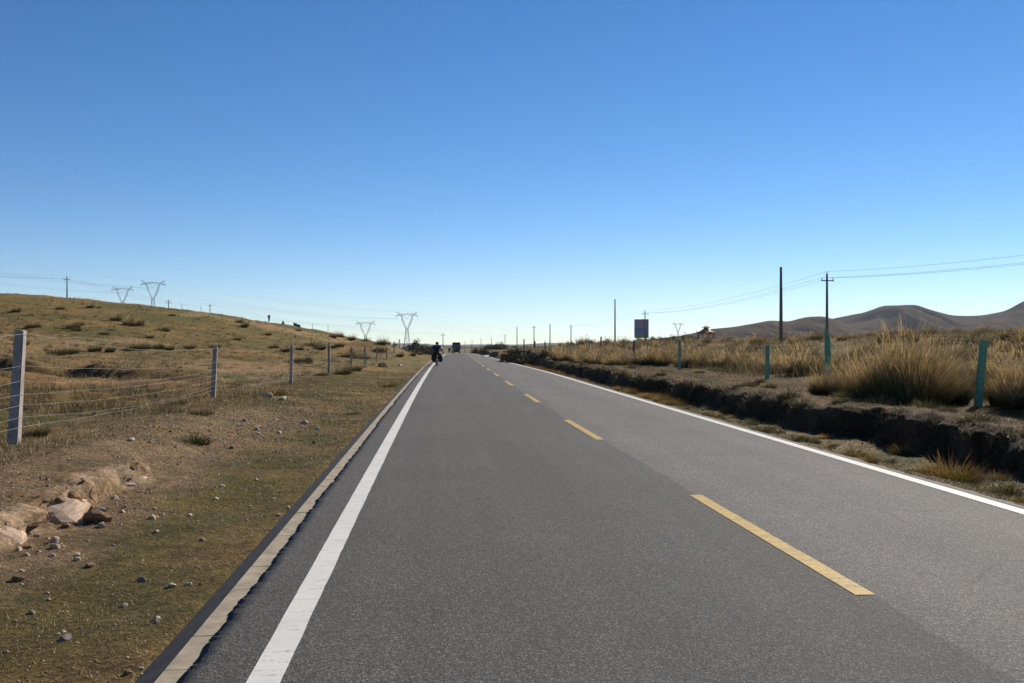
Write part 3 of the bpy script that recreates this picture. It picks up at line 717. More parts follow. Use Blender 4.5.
named = [('rock_red', 98, 521, .16, 'rounded reddish boulder fallen below the pale clay bank'), ('rock_grey', 65, 640, .05, 'blue-grey stone on the near left turf'),
         ('rock_red', 90, 567, .055, 'flat tan stone on turf below the clay bank'), ('rock_red', 18, 581, .065, 'tan stone near the left picture edge'), ('rock_pale', 156, 533, .04, 'bright white pebble on turf below the bank end'),
         ('rock_grey', 142, 581, .045, 'dark grey stone midway between clay bank and kerb'), ('rock_pale', 157, 620, .035, 'white pebble beside the dark strip along the kerb'), ('rock_pale', 304, 424, .13, 'pale stone standing alone beside a green turf patch'),
         ('rock_pale', 269, 397, .16, 'flat white stone beneath the rusty tuft'), ('rock_pale', 283, 400, .14, 'grey white stone right of the flat white stone'), ('rock_pale', 172, 587, .04, 'pale flat pebble left of the kerb shadow'),
         ('rock_red', 383, 367, .45, 'broken reddish boulder on the verge far along the fence'), ('rock_pale', 400, 366, .2, 'pale stone right of the broken reddish boulder'), ('rock_grey', 100, 512, .07, 'dark stone resting above the rounded reddish boulder')]
for kd, px, py, s, lab in named:
    p, d = cast(px, py); stone(kd, p, s, lab)
for i in range(150):
    y = 3.6*(40/3.6)**(random.random()**.85); u = -1.6-random.random()**.9*(2.6 if y < 15 else 3.6)
    x = u+float(cx(y)); stone(random.choice(['rock_pale', 'rock_pale', 'rock_red', 'rock_grey']), (x, y, h1(x, y)), random.choice([.012, .016, .02, .02, .03, .04])*(1 if y < 14 else 1.7),
        'small loose pebble scattered over the left verge', 'pebbles on the left verge', 'pebble')
for i in range(16):
    y = random.uniform(8, 30); u = 6.15+random.random()*1.2
    x = u+float(cx(y)); stone('rock_red', (x, y, h1(x, y)), random.uniform(.02, .05), 'small brown pebble lying on the right verge', 'pebbles on the right verge', 'pebble')
# clay outcrops on the left bank: ((px,py), size, label)
def clay_spot(y, off=0.):
    u = -1.41-float(f_left(np.array([y]))[0])+off; x = u+float(cx(y)); return x, h1(x, y)
def outcrop(y, size, rz, seed, lab):
    x, z = clay_spot(y, .42)
    me = rock_mesh('clay_outcrop', seed, 3, 22, (1, 1, 1), .38); me.materials.append(M['clay'])
    o = link('clay_outcrop', me, None); o.location = (x-.62, y, z+.06); o.scale = size; o.rotation_euler = (0, .12, rz)
    tag(o, lab, 'clay bank')
outcrop(8.2, (.34, .62, .22), .05, 51, 'pale clay lump of the eroded bank cut by the left picture edge')
outcrop(9.2, (.34, .42, .22), .1, 52, 'blocky pale clay lump left of the gap in the eroded bank')
outcrop(10.6, (.36, .6, .2), -.1, 53, 'long pale clay lump overhanging right of the gap in the eroded bank')
outcrop(11.7, (.34, .6, .19), 0, 54, 'middle pale clay lump of the eroded bank')
outcrop(12.7, (.3, .45, .16), .1, 55, 'farthest small pale clay lump at the end of the eroded bank')
CH = [rock_mesh('clay_chunk', 80+i, 3, 14, (1, .8, .65), .12) for i in range(5)]
for me in CH: me.materials.append(M['clay'])
for i in range(46):
    y = random.choice([random.uniform(7.6, 9.6), random.uniform(10, 13.2)]); x, z = clay_spot(y, random.uniform(-.1, .4) if i % 3 else random.uniform(.2, .8))
    o = link('clay_chunk', random.choice(CH), None); q = random.choice([.02, .025, .03, .04, .06]); o.location = (x, y, z+q*.15); o.scale = (q, q, q)
    o.rotation_euler = (random.uniform(-.5, .5), random.uniform(-.5, .5), random.uniform(0, 6.28)); tag(o, 'small broken chunk of pale clay at the eroded bank', 'clay chunk', 'clay chunks of the eroded bank')
# clods
for px, py, s in [(72, 498, .1), (60, 503, .07), (8, 525, .07), (20, 540, .06), (66, 527, .06), (28, 548, .05), (80, 506, .07), (90, 510, .06), (64, 518, .06), (112, 476, .05), (132, 470, .05)]:
    p, d = cast(px, py); o = stone('rock_red', p, s, 'crumbled earth clod lying among the pale clay lumps', 'clods below the clay bank', 'earth_clod')
    o.active_material = M['soil']; o['category'] = 'clod'
# soil mounds by the side track
def mound(px, d, size, mat, lab, seed):
    p = at(px, d); me = rock_mesh('soil_mound', seed, 4, 4, (1, 1, 1), .3); me.materials.append(mat)
    o = link('soil_mound', me, None); o.location = p; o.scale = size; tag(o, lab, 'soil mound')
mound(496.5, 142, (1.3, 1.4, 1.1), M['soil'], 'dark earth mound at the mouth of the pale side track', 61)
mound(502.5, 128, (1.1, 3.4, 1.), M['orange_soil'], 'sunlit orange earth heap beside the right edge line', 62)
mound(483, 180, (.35, .35, .3), M['soil'], 'small dark rock lump lying on the pale side track', 63)

# ------------------------------------------------------------------ fences
def sagline(a, b, sag, n=8):
    return [a.lerp(b, i/n)-Vector((0, 0, sag*4*(i/n)*(1-i/n))) for i in range(n+1)]
fl = empty('wire_fence', (-6.2, 13.4, h1(-6.2, 13.4)), label='long wire fence of pale concrete posts along the left pasture', cat='fence')
f0 = fl.location.copy()
posts = []
for i in range(-1, 24):
    if 0 <= i < 4:
        q = at(*((14, 13.7), (213, 27.7), (291, 39.2), (329, 52))[i]); posts.append(q); continue
    y = (-.3 if i < 0 else 51.5+11*(i-3))
    x = -6.2+float(cx(y))+(-.4 if i == 1 else 0)+random.uniform(-.1, .1)*(i > 1)
    posts.append(Vector((x, y, h1(x, y))))
tilts = {0: (R(3.2), 1.62), 1: (R(2.6), 1.5), 2: (R(1.2), 1.45)}
tops = []
for i, p in enumerate(posts):
    t, hh = tilts.get(i-1, (random.uniform(-.03, .03), random.uniform(1.3, 1.5)))
    if 1 <= i <= 4: hh = W(*((20, 13.7, 330), (217, 27.7, 346), (291, 39.2, 345), (329, 52, 343))[i-1]).z-p.z
    mbp = MB(); Mx = Matrix.Rotation(t, 3, 'Y')
    w = .15 if i == 1 else .14
    mbp.box(Vector((0, 0, 0))+Mx @ Vector((0, 0, hh/2-.15)), (w, w, hh+.3), M=Mx, taper=.86)
    o = mbp.build('post', M['post'] if i < 4 else M['greypost'], fl, bevel=.012); o.location = p-f0; o.rotation_euler = (0, 0, random.uniform(-.06, .06)+(.05 if i < 3 else 0))
    tops.append((p, Mx, hh))
strands = [.97, .69, .56, .44, .345, .24, .15]
for k, fr in enumerate(strands):
    pts = []
    for i in range(len(posts)-1):
        (p, A, ha), (q, B, hb) = tops[i], tops[i+1]
        if p.y > 120: break
        a = p+A @ Vector((.085, -.03, fr*ha)); b = q+B @ Vector((.085, -.03, fr*hb))
        sg = (.16 if k == 0 else .06 + .05*((k*7+i*3) % 3))
        seg = sagline(a, b, sg, 14 if i < 3 else 6)
        if i < 3: seg = [s+Vector((0, 0, .008*math.sin(j*2.1+k)))*(0 < j < len(seg)-1) for j, s in enumerate(seg)]
        pts += seg if not pts else seg[1:]
    MB().tube([v-f0 for v in pts], .003 if k == 0 else .0021, 4).build('wire', M['wire'], fl)
# right fence: green posts
fr_ = empty('wire_fence', at(978, 22.4), label='wire fence of green painted posts on the right-hand shelf', cat='fence'); g0 = fr_.location.copy()
gp = [(978, 22.4, 1.5, R(5), .16), (767, 37, 1.5, R(1), .15), (679.5, 52, 1.55, 0, .13)]
rt = []
pp = Vector((13.1, 9.5, h1(13.1, 9.5))); rt.append((pp, 1.5))
def gpost(p, hh, t, w, mat, cap=False):
    Mx = Matrix.Rotation(t, 3, 'Y'); m_ = MB()
    m_.box(Mx @ Vector((0, 0, hh/2-.15)), (w, w*.9, hh+.3), M=Mx, taper=.9)
    o = m_.build('post', mat, fr_, bevel=.01); o.location = p-g0; o.rotation_euler = (0, 0, random.uniform(-.1, .1))
    if cap:
        c = MB().box((0, 0, hh+.02), (w*2.2, w*1.6, .07)).build('cap_plate', mat, o, bevel=.01)
    return o
gpost(pp, 1.5, .02, .15, M['green'])
order = [(978, 22.4, 1.5, R(5), .16, 0)]
order += [(826.2, 31, 1.62, 0, .1, 0), (767, 37, 1.55, R(1), .15, 0), (679.5, 52, 1.6, 0, .14, 1), (634, 64, 1.5, 0, .14, 2), (601, 78, 1.5, 0, .12, 2), (545, 100, .75, 0, .13, 2), (535, 108, .8, 0, .14, 2), (524, 114, 1.0, 0, .15, 2)]
for px, d, hh, t, w, kd in order:
    p = at(px, d)
    if kd < 2: hh = W(px, d, {978: 340, 826.2: 329, 767: 345, 679.5: 341.5}[px]).z-p.z
    gpost(p, hh, t, w, M['darkpost'] if kd == 2 else M['green'], kd == 1); rt.append((p, hh))
    if px == 826.2:
        q = at(830, 31.3); gpost(q, 1.7, R(-1.5), .09, M['green'])
for k, fr in enumerate([.93, .7, .46, .25]):
    pts = []
    for (p, a), (q, b) in zip(rt[:6], rt[1:7]):
        s_ = sagline(p+Vector((-.09, 0, fr*a)), q+Vector((-.09, 0, fr*b)), .07); pts += s_ if not pts else s_[1:]
    MB().tube([v-g0 for v in pts], .0028, 4).build('wire', M['wire'], fr_)

# ------------------------------------------------------------------ utility poles
TOPS = {}
def pole(px, d, top_py, arm, lab, group=None, r=.15, key=None, base_h=None, armw=1.5, double=False):
    top = W(px, d, top_py); p = at(px, d); hh = max(top.z-p.z, 4)
    o = empty('utility_pole', p, random.uniform(-.15, .15), label=lab, cat='utility pole', group=group)
    MB().tube([(0, 0, -.3), (0, 0, hh*.5), (0, 0, hh)], r, 10, r*.62).build('shaft', M['pole'], o, smooth=True)
    if arm:
        for dz in ((.55, 1.3) if double else (.75,)):
            c = MB().box((0, -.14, hh-dz), (armw, .09, .11)).build('crossarm', M['darkmetal'], o)
            for sx in (-1, 1): MB().tube([(sx*(armw/2-.1), -.14, hh-dz+.05), (sx*(armw/2-.1), -.14, hh-dz+.32)], .05, 8).build('insulator', M['insul'], c)
        MB().tube([(0, 0, hh-.02), (0, 0, hh+.28)], .05, 8).build('insulator', M['insul'], o)
    TOPS[key or px] = p+Vector((0, 0, hh)); return o
pole(781, 98, 267, 0, 'tall bare concrete pole without crossarm in the right-hand field', r=.2)
pole(827, 104, 274, 1, 'concrete pole with crossarm behind the paired green posts', r=.17, armw=1.45)
pole(615, 206, 299, 0, 'tall bare pole left of the billboard', r=.2)
pole(645, 232, 311, 1, 'crossarm pole standing in front of the billboard', r=.18, armw=1.7)
far = [(571, 424, 325, 1, 'second bare-looking pole left of the tall bare pole by the billboard'), (550, 410, 324, 0, 'slim pole above the straw grass between two distant crossarm poles'), (534, 425, 326, 1, 'crossarm pole standing above the right end of the dark cut bank'), (517, 440, 326.5, 0, 'slim pole rising above the dark cut bank')]
far[0] = (571, 424, 325, 1, 'distant crossarm pole nearest the left of the tall bare pole')
for px, d, t, a, lab in far: pole(px, d, t, a, lab, r=.27, armw=2.)
for px, d, t in [(505, 640, 334.6), (491.4, 800, 338), (481, 850, 338.3), (472, 900, 340), (465, 1000, 341)]:
    pole(px, d, t, 1, 'tiny distant crossarm pole above the far road to the right of the truck', 'distant poles right of the truck', r=.3, armw=2.4)
pole(67, 216, 276.5, 1, 'crossarm pole on the left hill crest at far left', r=.17, armw=1.5)
pole(210, 400, 304, 1, 'small crossarm pole behind the middle of the left ridge', r=.25, armw=2)
pole(168.5, 380, 300, 1, 'pole with two crossarms right of the taller left pylon', r=.25, armw=2, double=True)
for px, d, t in [(79, 420, 296.5), (182, 430, 304), (201, 450, 306)]:
    pole(px, d, t, 0, 'faint thin pole poking over the left ridge', 'faint poles over the left ridge', r=.16)
pole(443, 380, 333.5, 1, 'slim crossarm pole right of the nearest tall pylon and above the cyclist', r=.2, armw=1.9)
for px, d, t in [(312.5, 330, 323), (328, 340, 324)]:
    pole(px, d, t, 0, 'thin pole over the falling end of the left ridge', 'thin poles at the ridge end', r=.1)
TOPS['offr'] = W(1130, 70, 245); TOPS['offl'] = W(-190, 190, 262)
def span(a, b, sag, offs, lab, grp, r=.014):
    d = (b-a); s = Vector((d.y, -d.x, 0)).normalized()
    for (o, dz) in offs:
        tube = MB().tube(sagline(a+s*o+Vector((0, 0, dz)), b+s*o+Vector((0, 0, dz)), sag, 16), r, 4, cap=False)
        ob = tube.build('power_cable', M['cable']); tag(ob, lab, 'cable', grp)
o3 = [(0, .28), (-.6, -.42), (.6, -.42)]
span(TOPS[827], TOPS['offr'], .35, o3, 'power cable running from the crossarm pole off the right picture edge', 'cables right of the crossarm pole', .011)
span(TOPS[645], TOPS[827], 1.1, o3, 'power cable between the crossarm pole and the billboard pole', 'cables toward the billboard pole', .011)
span(TOPS[571], TOPS[645], 1.2, o3[:2], 'power cable between the billboard pole and the distant poles', 'cables to the distant poles', .013)
span(TOPS['offl'], TOPS[67], .6, o3, 'power cable from left picture edge to the hill crest pole', 'cables at far left', .011)
span(TOPS[67], TOPS[210], 2.0, o3, 'power cable between hill crest pole and ridge pole', 'cables over the left ridge', .013)
span(TOPS[210], TOPS[443], 3., o3[:2], 'power cable running along the left ridge to the pole above the cyclist', 'cables past the ridge end', .014)

# ------------------------------------------------------------------ pylons
def pylon_mesh_parts():
    body = MB(); arms = MB(); horn = MB()
    def lat(mb, a, b, w0, w1, n, r):
        a = Vector(a); b = Vector(b); ax = (b-a).normalized()
        s = ax.cross(Vector((0, 1, 0))).normalized(); t = ax.cross(s)
        cs = [(1, 1), (-1, 1), (-1, -1), (1, -1)]
        P = [[a.lerp(b, i/n)+(s*p+t*q)*(w0+(w1-w0)*i/n)/2 for p, q in cs] for i in range(n+1)]
        for k in range(4): mb.tube([P[0][k], P[n][k]], r, 4)
        for i in range(n):
            for k in range(4):
                k2 = (k+1) % 4
                mb.tube([P[i][k], P[i+1][k2]] if (i+k) % 2 else [P[i][k2], P[i+1][k]], r*.55, 3)
    # legs to waist, waist at 21 m, head arms from 21 m to 38 m
    for sx in (-1, 1):
        for sy in (-1, 1):
            body.tube([(sx*4.2, sy*3.4, -6), (sx*1.3, sy*1.1, 21)], .24, 4)
    for z0, z1 in ((0, 6), (6, 11), (11, 15), (15, 18.3), (18.3, 21)):
        w = lambda z: (4.2-2.9*(z+6)/27, 3.4-2.3*(z+6)/27)
        for sy in (-1, 1):
            (a, b), (c, d) = w(z0), w(z1)
            body.tube([(-a, sy*b, z0), (c, sy*d, z1)], .12, 3); body.tube([(a, sy*b, z0), (-c, sy*d, z1)], .12, 3)
            body.tube([(-c, sy*d, z1), (c, sy*d, z1)], .1, 3)
        for sx in (-1, 1):
            (a, b), (c, d) = w(z0), w(z1)
            body.tube([(sx*a, -b, z0), (sx*c, d, z1)], .12, 3)
    for sx in (-1, 1):
        lat(body, (sx*.9, 0, 20.5), (sx*5.6, 0, 31), 1.2, 1.9, 6, .17)
        lat(body, (sx*5.6, 0, 31), (sx*7.0, 0, 38), 1.9, 1.5, 4, .17)
        lat(arms, (sx*7, 0, 38.4), (sx*14.5, 0, 38.0), 1.9, .5, 5, .17)
        lat(horn, (sx*8.6, 0, 39), (sx*13.2, 0, 42.6), 1.0, .4, 3, .17)
    lat(arms, (-8, 0, 39), (0, 0, 40.0), 2.2, 1.3, 5, .17); lat(arms, (0, 0, 40.0), (8, 0, 39), 1.3, 2.2, 5, .17)
    ins = MB()
    for xx in (-14, 0, 14):
        if xx: ins.tube([(xx, 0, 37.8), (xx, 0, 33.6)], .16, 5)
        else: ins.tube([(-4.4, 0, 38.6), (0, 0, 33.8)], .14, 5); ins.tube([(4.4, 0, 38.6), (0, 0, 33.8)], .14, 5)
    return [('tower_body', body.mesh('tower_body'), 'lattice'), ('bridge', arms.mesh('bridge'), 'lattice'), ('earth_horn', horn.mesh('earth_horn'), 'lattice'), ('insulator_string', ins.mesh('insulator_string'), 'insul')]
PYL = pylon_mesh_parts()
for n_, m_, k_ in PYL: m_.materials.append(M[k_])
PT = {}
def pylon(px, d, top_py, rz, lab, key=None):
    top = W(px, d, top_py); z = top.z-42.6
    o = empty('transmission_pylon', (top.x, top.y, z), rz, label=lab, cat='pylon')
    for n_, m_, k_ in PYL: link(n_, m_, None, o)
    PT[key or px] = (Vector((top.x, top.y, z)), rz)
pylon(153, 1150, 280.5, .2, 'taller of the two lattice pylons behind the left hill')
pylon(122.5, 1330, 286.5, .2, 'smaller lattice pylon left of its neighbour behind the left hill')
pylon(407, 1230, 312, .15, 'tall lattice pylon standing free left of the cyclist')
pylon(365.5, 1380, 320.8, .15, 'lattice pylon half hidden by the end of the left ridge')
pylon(678, 2300, 322.5, .15, 'tiny distant pylon between billboard and pavilion')
PT['l1'] = (W(-120, 1080, 240)-Vector((0, 0, 42)), .2); PT['l2'] = (W(-150, 1280, 252)-Vector((0, 0, 42)), .2); PT['r1'] = (W(560, 2200, 336)-Vector((0, 0, 42)), .1)
def pspan(a, b, lab, grp):
    (p, ra), (q, rb) = PT[a], PT[b]
    for xx, zz in ((-14, 33.5), (0, 33.6), (14, 33.5), (-13.2, 42.6), (13.2, 42.6)):
        A = p+Matrix.Rotation(ra, 3, 'Z') @ Vector((xx, 0, zz)); B = q+Matrix.Rotation(rb, 3, 'Z') @ Vector((xx, 0, zz))
        tag(MB().tube(sagline(A, B, 9 if zz < 40 else 6, 14), .035, 4, cap=False).build('high_voltage_cable', M['cable']), lab, 'cable', grp)
pspan('l1', 153, 'high voltage cable from the left picture edge to the taller left pylon', 'cables left of the taller left pylon')
pspan('l2', 122.5, 'high voltage cable from the left picture edge to the smaller left pylon', 'cables left of the smaller left pylon')
pspan(153, 407, 'high voltage cable between the taller left pylon and the free-standing pylon', 'cables between the taller pylons')
pspan(122.5, 365.5, 'high voltage cable between the smaller left pylon and the half hidden pylon', 'cables between the smaller pylons')
pspan(407, 'r1', 'high voltage cable falling away right of the free-standing pylon', 'cables right of the free-standing pylon')

# ------------------------------------------------------------------ billboard and pavilion
M['bb_red'] = simple('faded_red_print', (.40, .29, .31), .6); M['bb_blue'] = simple('faded_blue_print', (.2, .27, .44), .6)
M['bb_green'] = simple('faded_green_print', (.26, .33, .26), .6); M['redwood'] = simple('red_painted_wood', (.14, .05, .035), .6)
M['tile'] = simple('orange_roof_tile', (.42, .2, .075), .7, var=.3, scale=2)
def billboard():
    d = 262; b = at(641.5, d); k = d/F
    o = empty('billboard', b, R(-28), label='big dark billboard block on legs behind the right-hand grass field', cat='billboard')
    zt = W(641, d, 319.3).z-b.z; zb = zt-18.6*k; w = 14*k; dp = 3*k
    MB().box((0, 0, (zt+zb)/2), (w, dp, zt-zb)).build('sign_box', M['darkmetal'], o, bevel=.03)
    hh = zt-zb; f = -dp/2-.02
    def pan(a, c, m, nm): MB().box((0, f, zb+hh*(a+c)/2), (w*.95, .03, hh*(c-a)*.985)).build(nm, m, o)
    pan(.52, .97, M['bb_red'], 'poster_panel'); pan(.26, .52, M['bb_blue'], 'poster_panel'); pan(.03, .26, M['bb_green'], 'poster_panel')
    for sx in (-1, 1): MB().tube([(sx*w*.32, 0, -.4), (sx*w*.32, 0, zb+.1)], .16, 8).build('leg', M['darkmetal'], o)
billboard()
def pavilion():
    d = 250; b = at(706, d); b.z += .35; k = d/F
    o = empty('pavilion', b, R(12), label='small Chinese pavilion with two-tier orange roof on red columns', cat='pavilion')
    zt = W(706, d, 325.0).z-b.z; w = 19.5*k/2
    ze = zt-6.6*k
    def roof(name, z0, z1, r0, r1):
        n = 8; rings = 6; v = []; f = []
        for i in range(rings+1):
            t = i/rings; rr = r0+(r1-r0)*t; z = z0+(z1-z0)*(t**1.45)
            for j in range(n*2):
                a = 2*math.pi*j/(n*2); cor = 1 if j % 2 == 0 else math.cos(math.pi/n)
                up = (.3 if j % 2 == 0 else 0)*(1-t)**3
                v.append((rr*cor*math.cos(a), rr*cor*math.sin(a), z+up))
        m = n*2
        for i in range(rings):
            for j in range(m): f.append([i*m+j, i*m+(j+1) % m, (i+1)*m+(j+1) % m, (i+1)*m+j])
        f.append([(rings)*m+j for j in range(m)]); f.append(list(range(m))[::-1])
        return MB().add(v, f).build(name, M['tile'], o)
    roof('lower_roof', ze-.3, ze+.75, w*1.06, w*.3)
    MB().tube([(0, 0, ze+.6), (0, 0, ze+1.15)], w*.24, 8).build('lantern_drum', M['redwood'], o)
    roof('upper_roof', ze+1.05, zt-.25, w*.44, .08)
    MB().tube([(0, 0, zt-.35), (0, 0, zt+.15)], .11, 8, .05).build('finial', M['redwood'], o)
    for j in range(8):
        a = 2*math.pi*j/8
        MB().tube([(w*.84*math.cos(a), w*.84*math.sin(a), -.4), (w*.84*math.cos(a), w*.84*math.sin(a), ze-.2)], .10, 8).build('column', M['redwood'], o)
    ring = MB()
    for j in range(8):
        a, c = 2*math.pi*j/8, 2*math.pi*(j+1)/8
        ring.tube([(w*.84*math.cos(a), w*.84*math.sin(a), ze-.4), (w*.84*math.cos(c), w*.84*math.sin(c), ze-.4)], .09, 4)
    ring.build('beam_ring', M['redwood'], o)
    rl = MB()
    for j in range(8):
        if j == 6: continue
        a, c = 2*math.pi*j/8, 2*math.pi*(j+1)/8
        rl.tube([(w*.84*math.cos(a), w*.84*math.sin(a), .75), (w*.84*math.cos(c), w*.84*math.sin(c), .75)], .07, 4)
    rl.build('railing', M['redwood'], o)
    MB().tube([(0, 0, -.5), (0, 0, .2)], w*.98, 8).build('plinth', M['kerb'], o)
pavilion()

# ------------------------------------------------------------------ cyclists, ridge figures, truck
M['skin'] = simple('skin', (.36, .21, .14), .6); M['navy'] = simple('navy_fabric', (.03, .045, .075), .85); M['black'] = simple('black_fabric', (.018, .018, .02), .8)
M['rubber'] = simple('rubber', (.02, .02, .02), .8); M['pale'] = simple('sunlit_sleeve_tone', (.62, .60, .56), .8); M['yellowcloth'] = simple('yellow_fabric', (.60, .55, .25), .8)  # the pale one is sunlight painted on the rider's sleeve
M['alloy'] = simple('alloy', (.45, .45, .46), .35, .8); M['olive'] = simple('olive_fabric', (.07, .075, .045), .85); M['lamp'] = simple('lamp_glass', (.6, .6, .58), .15)
def limb(s): return s
def rider(loc, rz, jacket, trousers, lab, sleeve=None):
    o = empty('person', loc, rz, label=lab, cat='person')
    J = [((0, .22, 1.0), (.15, .12)), ((0, .04, 1.16), (.165, .12)), ((0, -.18, 1.32), (.19, .12)), ((0, -.29, 1.41), .05), ((0, -.36, 1.48), (.095, .1)), ((0, -.38, 1.57), (.095, .1)),
         ((-.22, -.18, 1.33), .065), ((-.33, -.3, 1.16), .055), ((-.29, -.44, 1.06), .04), ((-.28, -.5, 1.05), .045),
         ((.22, -.18, 1.33), .065), ((.33, -.3, 1.16), .055), ((.29, -.44, 1.06), .04), ((.28, -.5, 1.05), .045),
         ((-.11, .2, .96), .095), ((-.14, -.14, .72), .075), ((-.12, .06, .34), .055), ((-.12, -.02, .25), .05), ((-.12, -.14, .22), .04),
         ((.11, .2, .96), .095), ((.14, -.2, .86), .075), ((.12, 0, .5), .055), ((.12, -.06, .42), .05), ((.12, -.18, .4), .04)]
    E = [(0, 1), (1, 2), (2, 3), (3, 4), (4, 5), (2, 6), (6, 7), (7, 8), (8, 9), (2, 10), (10, 11), (11, 12), (12, 13), (0, 14), (14, 15), (15, 16), (16, 17), (17, 18), (0, 19), (19, 20), (20, 21), (21, 22), (22, 23)]
    skin('body', J, E, M['skin'], o)
    def sub(idx, k):
        mp = {i: n for n, i in enumerate(idx)}
        js = [(J[i][0], tuple(q+k for q in J[i][1]) if isinstance(J[i][1], tuple) else J[i][1]+k) for i in idx]; js = js
        es = [(mp[a], mp[b]) for a, b in E if a in mp and b in mp]; return js, es
    skin('jacket', *sub([0, 1, 2, 3, 6, 7, 8, 10, 11, 12], .05), jacket, o)
    skin('trousers', *sub([0, 14, 15, 16, 19, 20, 21], .02), trousers, o)
    for i in (17, 22): skin('shoe', [(Vector(J[i][0]), .06), (Vector(J[i+1][0]), .055)], [(0, 1)], M['black'], o)
    MB().tube([(0, -.36, 1.53), (0, -.36, 1.585), (0, -.35, 1.64), (0, -.35, 1.675)], .14, 12, .05).build('helmet', M['black'], o, smooth=True)
    if sleeve: skin('painted_sunlit_sleeve', [((.24, -.18, 1.32), .13), ((.34, -.3, 1.17), .12), ((.3, -.39, 1.11), .1)], [(0, 1), (1, 2)], sleeve, o)  # added pale shell paints sunlight onto one arm of the jacket
    return o
def bicycle(loc, rz, lab):
    o = empty('bicycle', loc, rz, label=lab, cat='bicycle')
    for y in (-.55, .52):
        w = MB().torus((0, y, .34), .325, .024).build('wheel', M['rubber'], o, smooth=True)
        MB().torus((0, y, .34), .297, .012).build('rim', M['alloy'], w)
        sp = MB()
        for k in range(12):
            a = k*math.pi/6; sp.tube([(0, y, .34), (0, y+.29*math.cos(a), .34+.29*math.sin(a))], .004, 3)
        sp.build('spokes', M['alloy'], w)
    fr = MB()
    for a, b in (((0, .1, .3), (0, .22, .86)), ((0, .1, .3), (0, -.38, .82)), ((0, .2, .78), (0, -.36, .88)), ((0, .1, .3), (0, .52, .34)), ((0, .2, .76), (0, .52, .34))): fr.tube([a, b], .022, 8)
    fr.build('frame', M['navy'], o)
    fk = MB()
    for s in (-.05, .05): fk.tube([(0, -.37, .86), (s, -.42, .7), (s, -.55, .34)], .016, 6)
    fk.tube([(0, -.36, .8), (0, -.34, 1.02)], .02, 8); fk.build('fork', M['black'], o)
    MB().tube([(-.3, -.44, 1.02), (-.08, -.36, 1.03), (.08, -.36, 1.03), (.3, -.44, 1.02)], .017, 8).build('handlebar', M['black'], o)
    MB().box((0, .24, .91), (.15, .27, .07)).build('saddle', M['black'], o, bevel=.02)
    MB().tube([(0, -.6, .6), (0, -.5, .7), (0, -.38, .66)], .05, 6).build('mudguard', M['darkmetal'], o)
    MB().tube([(-.14, .1, .3), (.14, .1, .3)], .02, 6).build('crank', M['alloy'], o)
    MB().box((0, .52, .74), (.13, .4, .02)).build('rack', M['black'], o)
    return o
def pannier(loc, rz, off, lab, grp, mat):
    o = empty('pannier_bag', loc, rz, label=lab, cat='bag', group=grp)
    MB().box(off, (.24, .34, .44), taper=.9).build('bag', mat, o, bevel=.04)
    MB().box((off[0], off[1], off[2]+.205), (.18, .33, .06)).build('flap', M['black'], o, bevel=.015)
    return o
def onroad(u, y): return Vector((u+float(cx(y)), y, float(Hroad(np.array(u), np.array(y)))+.004))
p = onroad(-.56, 66); rz = R(3)
bicycle(p, rz, 'loaded touring bicycle carrying the nearest rider on the left edge line')
rider(p, rz, M['navy'], M['black'], 'cyclist in dark navy jacket and helmet riding along the left edge line', M['pale'])
for (sx, yy, zz) in ((-1, -.52, .5), (1, -.52, .5), (-1, .55, .6), (1, .55, .6)):
    pannier(p, rz, (sx*.24, yy, zz), 'black pannier hung beside a wheel of the nearest bicycle', 'panniers of the nearest bicycle', M['black'])
p2 = onroad(-1.0, 262)
bicycle(p2, 0, 'tiny far bicycle under the dark-clad rider before the truck'); rider(p2, 0, M['olive'], M['black'], 'tiny far cyclist in dark olive clothes left of the truck')
p3 = onroad(-.35, 270)
bicycle(p3, 0, 'tiny far bicycle under the pale-clad rider before the truck'); rider(p3, 0, M['yellowcloth'], M['yellowcloth'], 'tiny far cyclist in pale yellow clothes next to the truck')
def standing(loc, lab):
    o = empty('person', loc, R(30), label=lab, cat='person')
    J = [((0, 0, .92), (.15, .11)), ((0, 0, 1.18), (.14, .1)), ((0, 0, 1.38), (.18, .11)), ((0, 0, 1.5), .055), ((0, -.02, 1.58), (.08, .095)), ((0, -.02, 1.7), (.075, .09)),
         ((-.21, 0, 1.38), .055), ((-.26, .02, 1.1), .045), ((-.25, -.06, .85), .035), ((.21, 0, 1.38), .055), ((.26, .02, 1.1), .045), ((.25, -.06, .85), .035),
         ((-.1, 0, .88), .09), ((-.11, -.01, .48), .065), ((-.12, 0, .08), .045), ((-.12, -.14, .04), .04), ((.1, 0, .88), .09), ((.11, -.01, .48), .065), ((.12, 0, .08), .045), ((.12, -.14, .04), .04)]
    E = [(0, 1), (1, 2), (2, 3), (3, 4), (4, 5), (2, 6), (6, 7), (7, 8), (2, 9), (9, 10), (10, 11), (0, 12), (12, 13), (13, 14), (14, 15), (0, 16), (16, 17), (17, 18), (18, 19)]
    skin('body', J, E, M['skin'], o)
    skin('coat', [(J[0][0], (.2, .15)), (J[1][0], (.18, .14)), (J[2][0], (.21, .14)), (J[6][0], .085), (J[7][0], .075), (J[9][0], .085), (J[10][0], .075), ((0, 0, .55), (.2, .15))], [(0, 1), (1, 2), (2, 3), (3, 4), (2, 5), (5, 6), (0, 7)], M['black'], o)
    skin('trousers', [(J[12][0], .1), (J[13][0], .085), (J[14][0], .07)], [(0, 1), (1, 2)], M['navy'], o); skin('trousers', [(J[16][0], .1), (J[17][0], .085), (J[18][0], .07)], [(0, 1), (1, 2)], M['navy'], o)
pr, d = skyline(269); standing(pr, 'dark-clad person standing alone on the left ridge crest')
pr, d = skyline(283)
